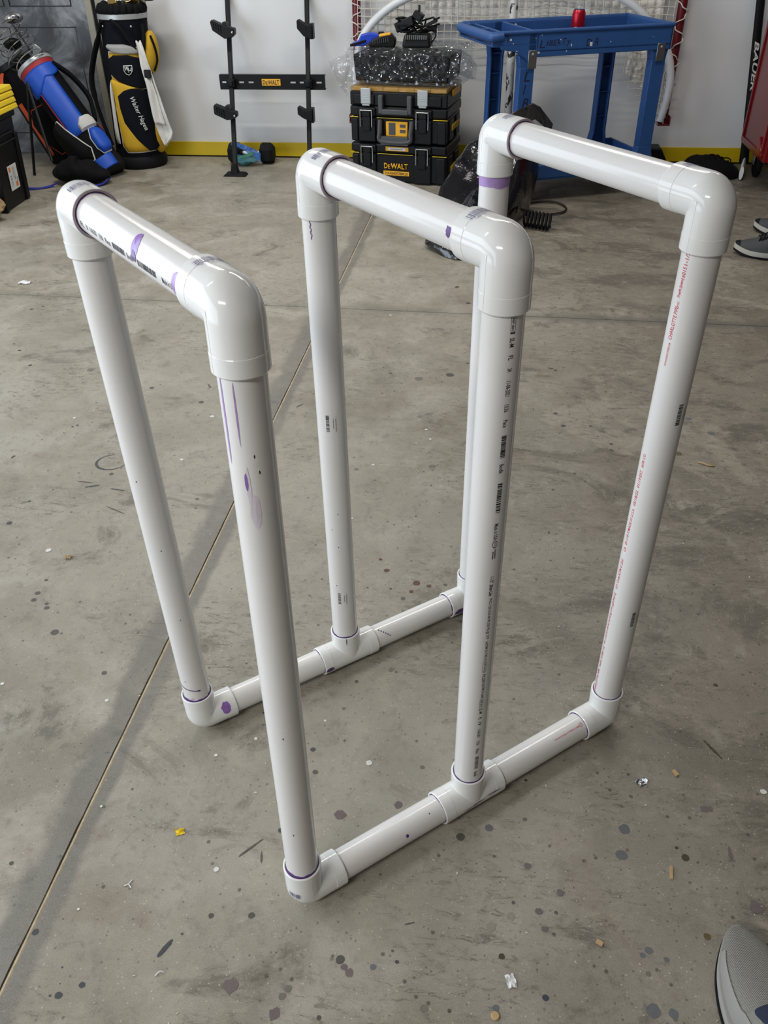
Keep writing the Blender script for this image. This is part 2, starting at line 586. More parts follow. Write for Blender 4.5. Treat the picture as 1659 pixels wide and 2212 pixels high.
SPOTS = [
    (-0.653, 0.527, 0.0091, 'd'), (-0.501, 0.425, 0.0057, 'd'), (-0.746, 0.644, 0.0064, 'd'), (-0.745, 0.621, 0.0064, 'd'), (-0.704, 0.599, 0.006, 'd'),
    (-0.71, 0.612, 0.0043, 'd'), (-0.493, 0.009, 0.0039, 'd'), (-0.403, -0.094, 0.0051, 'k'), (-0.301, -0.16, 0.0047, 'k'), (-0.329, -0.177, 0.0054, 'k'),
    (-0.341, -0.179, 0.002, 'd'), (-0.143, -0.041, 0.0044, 'd'), (-0.081, -0.034, 0.0051, 'd'), (-0.086, -0.138, 0.0107, 'p'), (-0.015, -0.168, 0.0081, 'p'),
    (-0.179, -0.073, 0.0022, 'd'), (0.066, -0.085, 0.0067, 'd'), (0.115, -0.09, 0.0047, 's'), (0.048, -0.166, 0.0034, 'd'), (0.141, -0.064, 0.002, 'd'),
    (0.302, -0.055, 0.0047, 'b'), (0.32, 0.029, 0.0029, 'd'), (0.359, 0.019, 0.0058, 'p'), (0.367, -0.007, 0.0051, 'p'), (0.316, 0.007, 0.0065, 'l'),
    (0.286, -0.012, 0.0073, 'l'), (0.082, -0.102, 0.006, 'p'), (0.073, -0.095, 0.0047, 'p'), (-0.003, -0.133, 0.0054, 'f'), (-0.009, -0.144, 0.0054, 'f'),
    (0.193, -0.139, 0.006, 'f'), (0.364, -0.106, 0.0047, 'n'), (0.294, -0.127, 0.0047, 's'), (0.341, 0.177, 0.0039, 'd'), (0.506, 0.176, 0.0094, 's'),
    (0.496, 0.128, 0.0095, 's'), (0.598, 0.134, 0.0065, 'b'), (0.518, -0.023, 0.006, 's'), (0.508, -0.031, 0.004, 's'), (0.542, -0.034, 0.004, 's'),
    (0.513, -0.107, 0.0101, 's'), (0.54, -0.108, 0.0067, 's'), (0.385, 0.02, 0.0029, 'd'), (0.393, 0.053, 0.0058, 'p'), (0.344, 0.093, 0.0058, 'p'),
    (0.281, 0.155, 0.0071, 's'), (0.547, 0.272, 0.0076, 's'), (0.646, 0.229, 0.0071, 'p'), (0.656, 0.23, 0.0055, 'p'), (0.608, 0.007, 0.0054, 'o'),
    (0.513, -0.057, 0.004, 'f'), (0.692, 0.062, 0.0109, 'p'), (-0.043, 0.282, 0.005, 'k'), (-0.03, 0.234, 0.005, 'd'), (-0.067, 0.114, 0.0047, 'k'),
    (0.028, 0.153, 0.0094, 'p'), (0.125, 0.183, 0.0071, 'p'), (0.234, 0.133, 0.0071, 'd'), (0.16, 0.264, 0.0042, 'f'), (0.29, 0.104, 0.0029, 'd'),
    (-0.061, 1.797, 0.006, 'd'), (0.034, 1.769, 0.0136, 'f'), (0.113, 1.25, 0.0103, 'f'), (-0.094, 1.217, 0.0064, 'f'), (0.109, 0.762, 0.0085, 'r'),
    (0.138, 0.755, 0.0053, 'r'), (0.1, 0.732, 0.0053, 'r'), (0.036, 0.8, 0.0064, 'r'), (0.017, 0.838, 0.0045, 'r'), (0.052, 0.737, 0.0032, 'r'),
    (0.083, 0.707, 0.0053, 'd'), (0.175, 0.763, 0.0043, 'd'), (-1.295, 1.753, 0.0063, 'd'), (-1.387, 1.862, 0.0065, 'd'), (-1.432, 1.912, 0.005, 'd'),
    (-1.073, 1.738, 0.0125, 'f'), (-0.938, 0.891, 0.0071, 'k'), (-0.634, 1.551, 0.0087, 'd'), (-0.931, 0.987, 0.0049, 'd'), (-0.492, 1.039, 0.0049, 'd'),
    (-0.483, 0.998, 0.0035, 'd'), (-0.822, 1.63, 0.0076, 'd'), (-0.763, 1.132, 0.0064, 'd'), (-0.747, 0.689, 0.0043, 'd'), (-0.977, 1.368, 0.0042, 'd'),
    (-0.966, 1.378, 0.0042, 'd'), (-1.513, 2.22, 0.0072, 'd'), (-1.48, 2.251, 0.0054, 'd'), (0.014, 0.454, 0.0038, 'd'), (-0.001, 0.383, 0.0036, 'f'),
    (0.079, 0.491, 0.0048, 'f'), (0.484, 1.505, 0.0081, 'd'), (0.465, 1.578, 0.007, 'd'), (0.564, 1.51, 0.0054, 'd'), (0.857, 1.58, 0.0098, 's'),
    (0.907, 1.501, 0.0107, 's'), (0.61, 1.38, 0.0064, 'd'), (0.613, 1.415, 0.0054, 'd'), (0.499, 1.251, 0.0049, 'd'), (0.437, 1.168, 0.0037, 'd'),
    (1.095, 1.657, 0.0126, 'f'), (0.794, 1.38, 0.0103, 'o'), (0.48, 1.867, 0.006, 'd'), (-0.578, 1.465, 0.0014, 'w'), (-0.574, 1.466, 0.007, 'w'),
    (-0.592, 1.221, 0.0052, 'w'), (-0.79, 0.795, 0.0067, 'w'), (-0.993, 1.42, 0.0042, 'w'), (-0.468, 0.356, 0.0036, 'w'), (-0.695, 0.376, 0.0038, 'w'),
    (-0.154, 0.295, 0.0034, 'w'), (-0.032, 0.35, 0.0027, 'w'), (-0.218, 0.251, 0.0034, 'w'), (-0.156, 0.034, 0.0044, 'w'), (0.064, 0.263, 0.0059, 'w'),
    (-0.352, -0.053, 0.0022, 'w'), (-0.387, 0.126, 0.0024, 'w'), (0.754, 0.274, 0.0055, 'w'), (0.453, 0.294, 0.0185, 'l'), (0.445, 0.262, 0.0084, 'l'),
    (0.465, 0.154, 0.0125, 'l'), (0.457, 0.13, 0.0078, 'l'), (0.477, 0.183, 0.0071, 'l'), (0.495, -0.101, 0.006, 'l'), (0.125, 0.177, 0.0024, 'p'),
    (0.189, 1.894, 0.0047, 'd'), (0.134, 1.804, 0.0136, 'd'), (0.124, 2.579, 0.0092, 'd'), (0.174, 2.415, 0.009, 'd'), (0.012, 0.308, 0.0025, 'd'),
    (0.136, 0.131, 0.0024, 'p'), (0.331, 0.832, 0.0032, 'd'), (0.488, 0.469, 0.0054, 'd'), (0.562, 0.729, 0.005, 'b'), (0.722, 0.516, 0.0045, 'b'),
    (-0.074, 0.993, 0.0035, 'w'), (-0.051, 1.244, 0.0039, 'w'), (0.097, 1.394, 0.004, 'w'), (0.081, 1.447, 0.004, 'w'), (-0.114, 2.275, 0.0052, 'w'),
    (-0.153, 0.357, 0.0027, 'd'),
]
STROKES = [(-0.205, -0.11, -0.191, -0.083, 0.0034, 'k'), (-0.125, 0.06, -0.093, 0.095, 0.002, 'd'), (-0.09, 0.072, -0.086, 0.052, 0.0016, 'd'), (-0.81, 1.063, -0.775, 1.077, 0.0037, 'k'), (-0.737, 1.063, -0.699, 1.058, 0.0031, 'k'), (-0.841, 1.089, -0.798, 1.086, 0.0025, 'd'), (-1.078, 1.184, -1.076, 1.198, 0.0039, 'd'), (-0.718, 0.984, -0.66, 0.957, 0.0025, 'd'), (0.155, -0.023, 0.17, -0.018, 0.0015, 'd'), (0.571, 0.105, 0.569, 0.1, 0.0015, 'd'), (0.672, 0.161, 0.671, 0.136, 0.0031, 'p'), (0.673, 0.376, 0.698, 0.337, 0.0025, 'b'), (0.458, 1.882, 0.473, 1.877, 0.0047, 'd'), (-0.329, 1.545, -0.312, 1.57, 0.0029, 'd'), (-0.646, 1.671, -0.631, 1.647, 0.0038, 'd')]

# ------------------------------------------------------------------ the room


def floor_material():
    g = G('stained_concrete')
    c = g.coord()
    sep = g.n('ShaderNodeSeparateXYZ', Vector=c)
    X, Y = sep.outputs[0], sep.outputs[1]
    big = g.noise(c, 0.9, 5, 0.6, 0.4)
    mid = g.noise(c, 5.0, 6, 0.65, 0.5)
    fine = g.noise(c, 45, 6, 0.7, 0.3)
    grain = g.noise(c, 420, 3, 0.7)
    col = g.mix(g.step(big, 0.35, 0.68), srgb(157, 152, 139), srgb(136, 129, 114))
    col = g.mix(g.step(mid, 0.42, 0.72), col, srgb(168, 163, 151))
    col = g.mix(g.math('MULTIPLY', g.step(fine, 0.5, 0.75), 0.45), col, srgb(108, 103, 93))
    # ground turns browner and darker towards the right
    side = g.math('ADD', X, g.math('MULTIPLY', g.math('SUBTRACT', big, 0.5), 1.1))
    rgt = g.step(side, 0.0, 0.75)
    col = g.mix(g.math('MULTIPLY', rgt, 0.62), col, srgb(108, 98, 84))
    # trodden-in oil and tyre smears, more of them on the right
    smv = g.n('ShaderNodeMapping', Vector=c, Rotation=(0, 0, 0.6), Scale=(1.0, 1.6, 1.0))
    sm = g.noise(smv.outputs[0], 3.2, 10, 0.72, 0.6)
    smear = g.step(g.math('ADD', sm, g.math('MULTIPLY', rgt, 0.07)), 0.56, 0.66)
    col = g.mix(g.math('MULTIPLY', smear, 0.66), col, srgb(80, 74, 63))
    # scraped clean patches
    cl = g.noise(c, 2.1, 12, 0.72, 1.2)
    clean = g.math('MULTIPLY', g.step(cl, 0.55, 0.60), g.step(g.math('ADD', X, Y), 0.7, 1.5))
    col = g.mix(g.math('MULTIPLY', clean, 0.6), col, srgb(160, 152, 138))
    # gritty mottling, rust-brown film and greenish worn film
    mot = g.noise(c, 17, 8, 0.75, 0.6)
    col = g.mix(g.math('MULTIPLY', g.step(mot, 0.52, 0.66), 0.34), col, srgb(172, 167, 152))
    col = g.mix(g.math('MULTIPLY', g.step(mot, 0.47, 0.34), 0.36), col, srgb(98, 93, 82))
    mp3 = g.n('ShaderNodeMapping', Vector=c, Location=(3.1, 1.7, 0))
    br = g.noise(mp3.outputs[0], 1.7, 9, 0.68, 0.8)
    col = g.mix(g.math('MULTIPLY', g.step(br, 0.55, 0.68), 0.38), col, srgb(116, 98, 84))
    mp4 = g.n('ShaderNodeMapping', Vector=c, Location=(7.4, 2.2, 0))
    gn = g.noise(mp4.outputs[0], 1.3, 9, 0.66, 0.8)
    col = g.mix(g.math('MULTIPLY', g.step(gn, 0.53, 0.64), g.math('ADD', 0.20, g.math('MULTIPLY', rgt, 0.34))), col, srgb(86, 84, 72))
    # scraped, streaky wear with ragged fine edges
    mp5 = g.n('ShaderNodeMapping', Vector=c, Rotation=(0, 0, -0.75), Scale=(1.0, 3.2, 1.0))
    sk = g.noise(mp5.outputs[0], 24, 10, 0.82, 0.7)
    where = g.step(g.math('ADD', g.noise(mp4.outputs[0], 2.3, 4, 0.6), g.math('MULTIPLY', rgt, 0.10)), 0.48, 0.60)
    col = g.mix(g.math('MULTIPLY', g.math('MULTIPLY', g.step(sk, 0.53, 0.60), where), 0.62), col, srgb(72, 67, 57))
    col = g.mix(g.math('MULTIPLY', g.math('MULTIPLY', g.step(sk, 0.45, 0.38), where), 0.42), col, srgb(172, 164, 147))
    # pale aggregate grains
    v3 = g.n('ShaderNodeTexVoronoi', Vector=c, Scale=210.0)
    v3c = g.n('ShaderNodeSeparateColor', Color=v3.outputs['Color'])
    pg = g.math('MULTIPLY', g.step(v3.outputs['Distance'], 0.34, 0.16), g.step(v3c.outputs[1], 0.90, 0.96))
    col = g.mix(g.math('MULTIPLY', pg, 0.6), col, srgb(205, 198, 180))
    # dark pits
    vor = g.n('ShaderNodeTexVoronoi', Vector=c, Scale=55.0)
    vr = g.n('ShaderNodeSeparateColor', Color=vor.outputs['Color'])
    pit = g.math('MULTIPLY', g.step(vor.outputs['Distance'], 0.24, 0.10),
                 g.step(g.math('ADD', vr.outputs[0], g.math('MULTIPLY', rgt, 0.12)), 0.86, 0.95))
    col = g.mix(g.math('MULTIPLY', pit, 0.75), col, srgb(48, 43, 37))
    vor2 = g.n('ShaderNodeTexVoronoi', Vector=c, Scale=130.0)
    vr2 = g.n('ShaderNodeSeparateColor', Color=vor2.outputs['Color'])
    pit2 = g.math('MULTIPLY', g.step(vor2.outputs['Distance'], 0.30, 0.14),
                  g.step(g.math('ADD', vr2.outputs[0], g.math('MULTIPLY', rgt, 0.15)), 0.84, 0.97))
    col = g.mix(g.math('MULTIPLY', pit2, 0.6), col, srgb(56, 51, 44))
    # grey band soaked along the long joint
    jl = g.n('ShaderNodeMath', operation='MULTIPLY_ADD')
    g.set(jl.inputs[0], Y)
    jl.inputs[1].default_value = 0.0200
    jl.inputs[2].default_value = -0.4105
    sd = g.math('SUBTRACT', X, jl.outputs[0])
    d = g.math('MAXIMUM', g.math('MULTIPLY', sd, 1.75), g.math('MULTIPLY', sd, -1.0))
    d = g.math('ADD', d, g.math('MULTIPLY', g.math('SUBTRACT', mid, 0.5), 0.09))
    band = g.step(d, 0.070, 0.040)
    col = g.mix(g.math('MULTIPLY', g.math('MULTIPLY', band, g.step(mid, 0.15, 0.55)), 0.62), col, srgb(92, 91, 88))
    # second joint: faint dark line of dirt
    d2 = g.math('ABSOLUTE', g.math('SUBTRACT', Y, g.math('ADD', g.math('MULTIPLY', X, -0.0255), 2.317)))
    d2 = g.math('ADD', d2, g.math('MULTIPLY', g.math('SUBTRACT', mid, 0.5), 0.10))
    col = g.mix(g.math('MULTIPLY', g.step(d2, 0.06, 0.0), g.math('ADD', 0.30, g.math('MULTIPLY', rgt, 0.4))), col, srgb(90, 88, 82))
    col = g.mix(g.math('MULTIPLY', g.step(grain, 0.4, 0.7), 0.16), col, srgb(190, 186, 176))
    col = g.mix(g.math('MULTIPLY', g.step(grain, 0.5, 0.25), 0.22), col, srgb(84, 80, 72))
    col = g.mix(1.0, col, (0.97, 0.96, 0.94), 'MULTIPLY')
    g.set(g.b.inputs['Base Color'], col)
    g.set(g.b.inputs['Roughness'], g.math('ADD', 0.36, g.math('MULTIPLY', g.step(mid, 0.3, 0.7), 0.28)))
    g.b.inputs['Specular IOR Level'].default_value = 0.45
    g.bump(g.math('ADD', grain, g.math('MULTIPLY', fine, 1.5)), 0.22, 0.0015)
    return g.m


M_FLOOR = floor_material()
V3 = Vector
M_SAND = mat('tan_joint_sand', srgb(182, 168, 142), 0.9, var=0.5, scale=70, bump=0.6, bscale=300)
M_DIRT = mat('dark_joint_dirt', srgb(60, 56, 49), 0.95, var=0.3, scale=60)


def jx(y):
    return 0.0200 * y - 0.4105


def jy(x):
    return -0.0255 * x + 2.317


def jag(t, s):
    return 0.0012 * mnoise.noise(Vector((t * 9, s, 0))) + 0.0012 * mnoise.noise(Vector((t * 40, s, 3)))


R = ROOM
base = MB().box(((R['x0'] + R['x1']) / 2, (R['y0'] + R['y1']) / 2, -0.10), (R['x1'] - R['x0'] + 0.4, R['y1'] - R['y0'] + 0.4, 0.10))
floor = tag(base.build('floor', M_DIRT), kind='structure')


def slab(xside, yside):
    """one concrete slab; its edges along the two saw cuts are slightly ragged"""
    gx, gy = 0.0042, 0.0018
    cx, cy = jx(2.32), jy(-0.37)
    ey = R['y1'] + 0.1 if yside > 0 else R['y0'] - 0.1
    ex = R['x1'] + 0.1 if xside > 0 else R['x0'] - 0.1
    loop = []
    n = 260
    for i in range(n + 1):                      # along the long cut, from the far end to the crossing
        y = ey + (cy + yside * gy - ey) * i / n
        loop.append((jx(y) + xside * (gx + jag(y, 1 + xside)), y))
    m = 120
    for i in range(1, m + 1):                   # along the cross cut
        x = loop[n][0] + (ex - loop[n][0]) * i / m
        loop.append((x, jy(x) + yside * (gy + 0.6 * jag(x, 7 + yside))))
    loop.append((ex, ey))
    if xside * yside > 0:
        loop.reverse()
    return MB().prism(loop, 0.06, Matrix.Translation((0, 0, -0.06))).build('slab', M_FLOOR, floor)


for a in (-1, 1):
    for b in (-1, 1):
        slab(a, b)
fill = MB()
pts = [(jx(y / 20), y / 20) for y in range(int(R['y0'] * 20), int(R['y1'] * 20))]
fill.tube([(x + 0.0014, y, -0.0048 - 0.0012 * (0.5 + mnoise.noise(V3((x * 3, y * 7, 0))))) for x, y in pts], 0.0050, 6)
fill.build('joint_sand', M_SAND, floor)
fill = MB().tube([(x / 10, jy(x / 10), -0.0085) for x in range(int(R['x0'] * 10), int(R['x1'] * 10))], 0.0060, 6)
fill.build('joint_dirt', M_DIRT, floor)

# dried paint and oil drips on the floor: flat print with its own outline, uncountable
SPOT_COL = dict(d=srgb(84, 80, 74), k=srgb(66, 68, 70), p=srgb(106, 95, 93), s=srgb(100, 101, 103), b=srgb(70, 60, 44), l=srgb(140, 134, 121),
                f=srgb(112, 108, 98), n=srgb(58, 62, 72), o=srgb(92, 82, 50), r=srgb(92, 64, 54), w=srgb(216, 215, 208))
SPOT_MESH = {k: MB() for k in SPOT_COL}
rs = random.Random(5)
zk = [0.0]


def spot(x, y, r, c, nn=18, rag=0.16):
    zk[0] = (zk[0] + 0.00002) % 0.0003
    z = 0.00025 + zk[0]
    if c == 'w':
        z += 0.0005
    s = rs.random() * 50
    if c in 'lp':
        rag = 0.45 if r > 0.012 else 0.28
        nn = 34
    vs = [(x, y, z)]
    for i in range(nn):
        a = 2 * pi * i / nn
        k = 1 + rag * mnoise.noise(Vector((cos(a) * 1.6, sin(a) * 1.6, s))) + rag * 0.6 * mnoise.noise(Vector((cos(a) * 6, sin(a) * 6, s)))
        vs.append((x + r * k * cos(a), y + r * k * sin(a) * 0.95, z))
    SPOT_MESH[c].add(vs, [(0, 1 + i, 1 + (i + 1) % nn) for i in range(nn)])


for x, y, r, c in SPOTS:
    spot(x, y, r, c)
for x0, y0, x1, y1, w, c in STROKES:
    L = math.hypot(x1 - x0, y1 - y0)
    k = max(3, int(L / max(w, 0.002) * 1.3))
    for i in range(k):
        t = (i + 0.5) / k
        spot(x0 + (x1 - x0) * t, y0 + (y1 - y0) * t, w * (0.75 + 0.6 * rs.random()) * (0.5 + 2 * t * (1 - t)), c, 10)
for i in range(90):                             # ring left by a paint tin
    a = 2 * pi * i / 90
    wgt = 0.5 + 0.5 * cos(a - 3.9)
    if wgt < 0.18 and i % 3:
        continue
    spot(-0.785 + 0.042 * cos(a), 1.190 + 0.038 * sin(a), 0.0012 + 0.0030 * wgt ** 2, 'k', 8)
for i in range(420):                            # small drips; more and darker on the right
    x = rs.uniform(-1.6, 1.5)
    y = rs.uniform(-0.4, 3.2)
    if rs.random() > 0.35 + 0.4 * (x > 0.2):
        continue
    spot(x, y, rs.choice((0.0012, 0.0015, 0.002, 0.003)), rs.choice('ddbdfk'), 9)
for k, mb in SPOT_MESH.items():
    if mb.v:
        o = mb.build('paint_spots' if k in 'pswln' else 'oil_spots', mat('floor_mark_' + k, SPOT_COL[k], 0.42 if k in 'dkw' else 0.6, var=0.18, scale=150), floor)
        o['kind'] = 'stuff'

# sawdust and chips lying about
fl = MB()
for i in range(1500):
    x = rs.uniform(-1.7, 1.6)
    y = rs.uniform(-0.45, 3.4)
    if y > 1.8 and rs.random() < 0.6:
        continue
    L = rs.choice((0.0006, 0.0008, 0.001, 0.0015, 0.002))
    a = rs.uniform(0, pi)
    fl.box((x, y, 0.0008), (L * 2, L * rs.choice((0.5, 1, 0.35)), 0.0008), R=Matrix.Rotation(a, 3, 'Z') @ Matrix.Rotation(rs.uniform(-.2, .2), 3, 'Y'))
tag(fl.build('sawdust', mat('sawdust', (0.70, 0.64, 0.50), 0.8, var=0.3)), 'pale sawdust flecks and tiny chips scattered over the concrete floor', 'sawdust', kind='stuff')


def wall_material(name, col, rough, wav):
    g = G(name)
    c = g.coord()
    mp = g.n('ShaderNodeMapping', Vector=c, Scale=(1.0, 1.0, 0.12))
    w1 = g.noise(mp.outputs[0], 2.4, 2, 0.5)
    g.set(g.b.inputs['Base Color'], g.mix(g.noise(c, 3, 4), tuple(x * 0.96 for x in col), col))
    g.b.inputs['Roughness'].default_value = rough
    g.bump(w1, wav, 0.03)
    return g.m


M_WALL = wall_material('white_board_wall', (0.74, 0.75, 0.76), 0.22, 0.35)
M_PLASTER = wall_material('painted_drywall', (0.70, 0.70, 0.69), 0.8, 0.02)
M_CEIL = wall_material('ceiling_paint', (0.34, 0.33, 0.32), 0.9, 0.01)
M_DARKWALL = wall_material('dark_unseen_wall', (0.075, 0.060, 0.050), 0.7, 0.02)  # unseen right and front walls, made dark to cut bounced light
M_KICK = mat('yellow_kickplate', srgb(206, 178, 22), 0.35, var=0.06, scale=4)

W = 0.12


def struct(name, mb, m, **k):
    return tag(mb.build(name, m, **k), kind='structure')


xc, yc = (R['x0'] + R['x1']) / 2, (R['y0'] + R['y1']) / 2
DX0, DX1 = -3.02, -2.11                                   # grey door at the left end of the back wall
wb = MB()
wb.box(((DX1 + R['x1']) / 2 + 0.05, R['y1'] + W / 2, R['z1'] / 2), (R['x1'] - DX1 + 0.1, W, R['z1']))
wb.box(((R['x0'] + DX0) / 2 - 0.05, R['y1'] + W / 2, R['z1'] / 2), (DX0 - R['x0'] + 0.1, W, R['z1']))
wb.box(((DX0 + DX1) / 2, R['y1'] + W / 2, (2.05 + R['z1']) / 2), (DX1 - DX0, W, R['z1'] - 2.05))
struct('wall_back', wb, M_WALL)
struct('wall_right', MB().box((R['x1'] + W / 2, yc, R['z1'] / 2), (W, R['y1'] - R['y0'], R['z1'])), M_DARKWALL)
struct('wall_front', MB().box((xc, R['y0'] - W / 2, R['z1'] / 2), (R['x1'] - R['x0'] + 2 * W, W, R['z1'])), M_DARKWALL)
wl = MB()                                                  # left wall with the open garage doorway
wl.box((R['x0'] - W / 2, (3.0 + R['y1']) / 2, R['z1'] / 2), (W, R['y1'] - 3.0, R['z1']))
wl.box((R['x0'] - W / 2, (R['y0'] - 3.3) / 2, R['z1'] / 2), (W, -3.3 - R['y0'], R['z1']))
wl.box((R['x0'] - W / 2, -0.15, (2.3 + R['z1']) / 2), (W, 6.3, R['z1'] - 2.3))
struct('wall_left', wl, M_PLASTER)
struct('ceiling', MB().box((xc, yc, R['z1'] + 0.05), (R['x1'] - R['x0'] + 0.3, R['y1'] - R['y0'] + 0.3, 0.1)), M_CEIL)
struct('baseboard_back', MB().box(((-1.98 + R['x1']) / 2, R['y1'] - 0.004, 0.047), (R['x1'] + 1.98, 0.012, 0.078)), M_KICK, bevel=0.002)
struct('trim_1', MB().box(((-1.98 + R['x1']) / 2, R['y1'] - 0.002, 0.004), (R['x1'] + 1.98, 0.006, 0.008)), M_RUBBER)


def door_material():
    g = G('scuffed_grey_steel')
    c = g.coord()
    cl = g.noise(c, 4.0, 6, 0.65, 0.8)
    sc = g.noise(c, 26, 8, 0.8, 1.5)
    col = g.mix(g.step(cl, 0.35, 0.72), srgb(72, 74, 78), srgb(158, 161, 164))
    col = g.mix(g.step(sc, 0.66, 0.72), col, srgb(36, 37, 40))
    g.set(g.b.inputs['Base Color'], col)
    g.set(g.b.inputs['Roughness'], g.math('ADD', 0.28, g.math('MULTIPLY', cl, 0.3)))
    g.b.inputs['Metallic'].default_value = 0.25
    g.bump(cl, 0.15, 0.01)
    return g.m


M_DOOR = door_material()
M_CASING = mat('beige_casing', srgb(150, 146, 132), 0.5, var=0.1)
door = struct('door_1', MB().box(((DX0 + DX1) / 2, R['y1'] + 0.030, 1.02), (DX1 - DX0 - 0.012, 0.04, 2.03)), M_DOOR, bevel=0.002)
for x0, x1, z0, z1 in ((-2.93, -2.605, 0.12, 0.70), (-2.575, -2.20, 0.12, 0.70), (-2.93, -2.605, 0.80, 1.9), (-2.575, -2.20, 0.80, 1.9)):
    pm = MB()
    rect_outline(pm, Matrix(((1, 0, 0, 0), (0, 0, -1, R['y1'] + 0.0095), (0, 1, 0, 0), (0, 0, 0, 1))), x0, z0, x1, z1, 0.006)
    pm.build('panel_moulding', mat('door_groove', srgb(58, 60, 64), 0.5), door, solid=0.003)
struct('trim_2', MB().box((DX1 + 0.018, R['y1'] - 0.008, 1.03), (0.040, 0.02, 2.06)), M_CASING, bevel=0.003)
struct('trim_3', MB().box((DX1 + 0.085, R['y1'] - 0.006, 1.03), (0.05, 0.016, 2.06)), M_CASING, bevel=0.003)
struct('trim_4', MB().box((DX1 + 0.049, R['y1'] - 0.002, 1.03), (0.022, 0.006, 2.06)), M_RUBBER)

# ceiling strip lights
M_GLOW = bpy.data.materials.new('led_diffuser')
M_GLOW.use_nodes = True
M_GLOW.node_tree.nodes['Principled BSDF'].inputs['Emission Color'].default_value = (1, 0.98, 0.95, 1)
M_GLOW.node_tree.nodes['Principled BSDF'].inputs['Emission Strength'].default_value = 6.0
LIGHT_AT = ['by the back wall above the rack', 'beside the open doorway', 'over the middle of the floor', 'behind the photographer', 'by the back wall above the cart']
for (x, y, a), pw, where in zip(STRIPS, STRIP_POWER, LIGHT_AT):
    t = thing('ceiling_light', 'long white strip light on the ceiling ' + where, 'light', (x, y, R['z1']), rad(a), 'strip lights on the garage ceiling')
    MB().box((0, 0, -0.02), (1.24, 0.13, 0.04)).build('housing', M_WHITEP, t, bevel=0.004)
    MB().box((0, 0, -0.047), (1.20, 0.10, 0.014)).build('diffuser', M_GLOW, t, bevel=0.004)
    lo = area('strip_lamp', (0, 0, -0.060), (0, 0, 0), 1.18, 0.09, pw, (1.0, 0.97, 0.92))
    lo.parent = t

# ------------------------------------------------------------------ the white pipe frame in the middle of the floor
V = Vector
N1, N2, N3 = V((-.003, .006, .0292)), V((.241, .202, .0292)), V((.488, .402, .0292))
F1, F2, F3 = V((-.260, .320, .0292)), V((-.014, .511, .0292)), V((.230, .701, .0292))
TN1, TN2, TN3 = V((-.004, .025, .967)), V((.241, .189, .967)), V((.485, .389, .967))
TF1, TF2, TF3 = V((-.275, .320, .967)), V((-.015, .495, .967)), V((.228, .728, .967))
RP, RH, RB, HUB = 0.02413, 0.0287, 0.0283, 0.062
FORG = V((0.115, 0.355, 0.0))
frame_root = thing('pipe_frame', 'white plastic pipe frame of three glued arches standing on the concrete floor', 'pipe frame', FORG)


def pipe(a, b, cut=0.030):
    d = (b - a).normalized()
    A, B = a + d * cut, b - d * cut
    mb = MB().tube([A, A + (B - A) * 0.5, B], RP, 48)
    return mb.build('pipe', M_PVC, frame_root, org=FORG)


def socket_rings(mb, c, d, L, n=48):
    """the open mouth of a socket: lip, then the bore running in to the pipe"""
    x = d.orthogonal().normalized()
    y = d.cross(x)
    prof = [(RH, L - 0.0012), (RH - 0.0010, L), (0.02630, L), (0.02500, L - 0.0016), (0.0244, L - 0.0060)]
    M = Matrix(((x.x, y.x, d.x, c.x), (x.y, y.y, d.y, c.y), (x.z, y.z, d.z, c.z), (0, 0, 0, 1)))
    mb.lathe(prof, n, M, caps=False)


def hub(mb, c, d, L=HUB, step=0.042, n=48, start=0.0):
    x = d.orthogonal().normalized()
    y = d.cross(x)
    M = Matrix(((x.x, y.x, d.x, c.x), (x.y, y.y, d.y, c.y), (x.z, y.z, d.z, c.z), (0, 0, 0, 1)))
    mb.lathe([(RB, start), (RB, step), (RH, step + 0.0006), (RH, L - 0.0012)], n, M, caps=False)
    socket_rings(mb, c, d, L, n)


def primer(c, d, parent, L=HUB, width=0.0035, seed=0, dark=True, rag=1.0):
    """purple primer squeezed out of the joint: a ragged collar around the pipe"""
    x = d.orthogonal().normalized()
    y = d.cross(x)
    n = 72
    vs, fs = [], []
    for i in range(n):
        a = 2 * pi * i / n
        w = width * (1 - .45 * rag + rag * 0.9 * abs(mnoise.noise(V((cos(a) * 1.7, sin(a) * 1.7, seed)))) + rag * 0.25 * mnoise.noise(V((cos(a) * 7, sin(a) * 7, seed))))
        u = x * cos(a) + y * sin(a)
        vs += [c + d * (L - 0.004) + u * (RP + 0.0013), c + d * (L - 0.0008) + u * (RP + 0.0011), c + d * (L - 0.0008 + max(w - 0.0012, 0.0003)) + u * (RP + 0.00035)]
    for i in range(n):
        j = (i + 1) % n
        for k in range(2):
            fs.append((i * 3 + k, j * 3 + k, j * 3 + k + 1, i * 3 + k + 1))
    return MB().add(vs, fs).build('primer_ring', M_PRIMER if dark else M_PRIMER_L, parent, org=FORG)


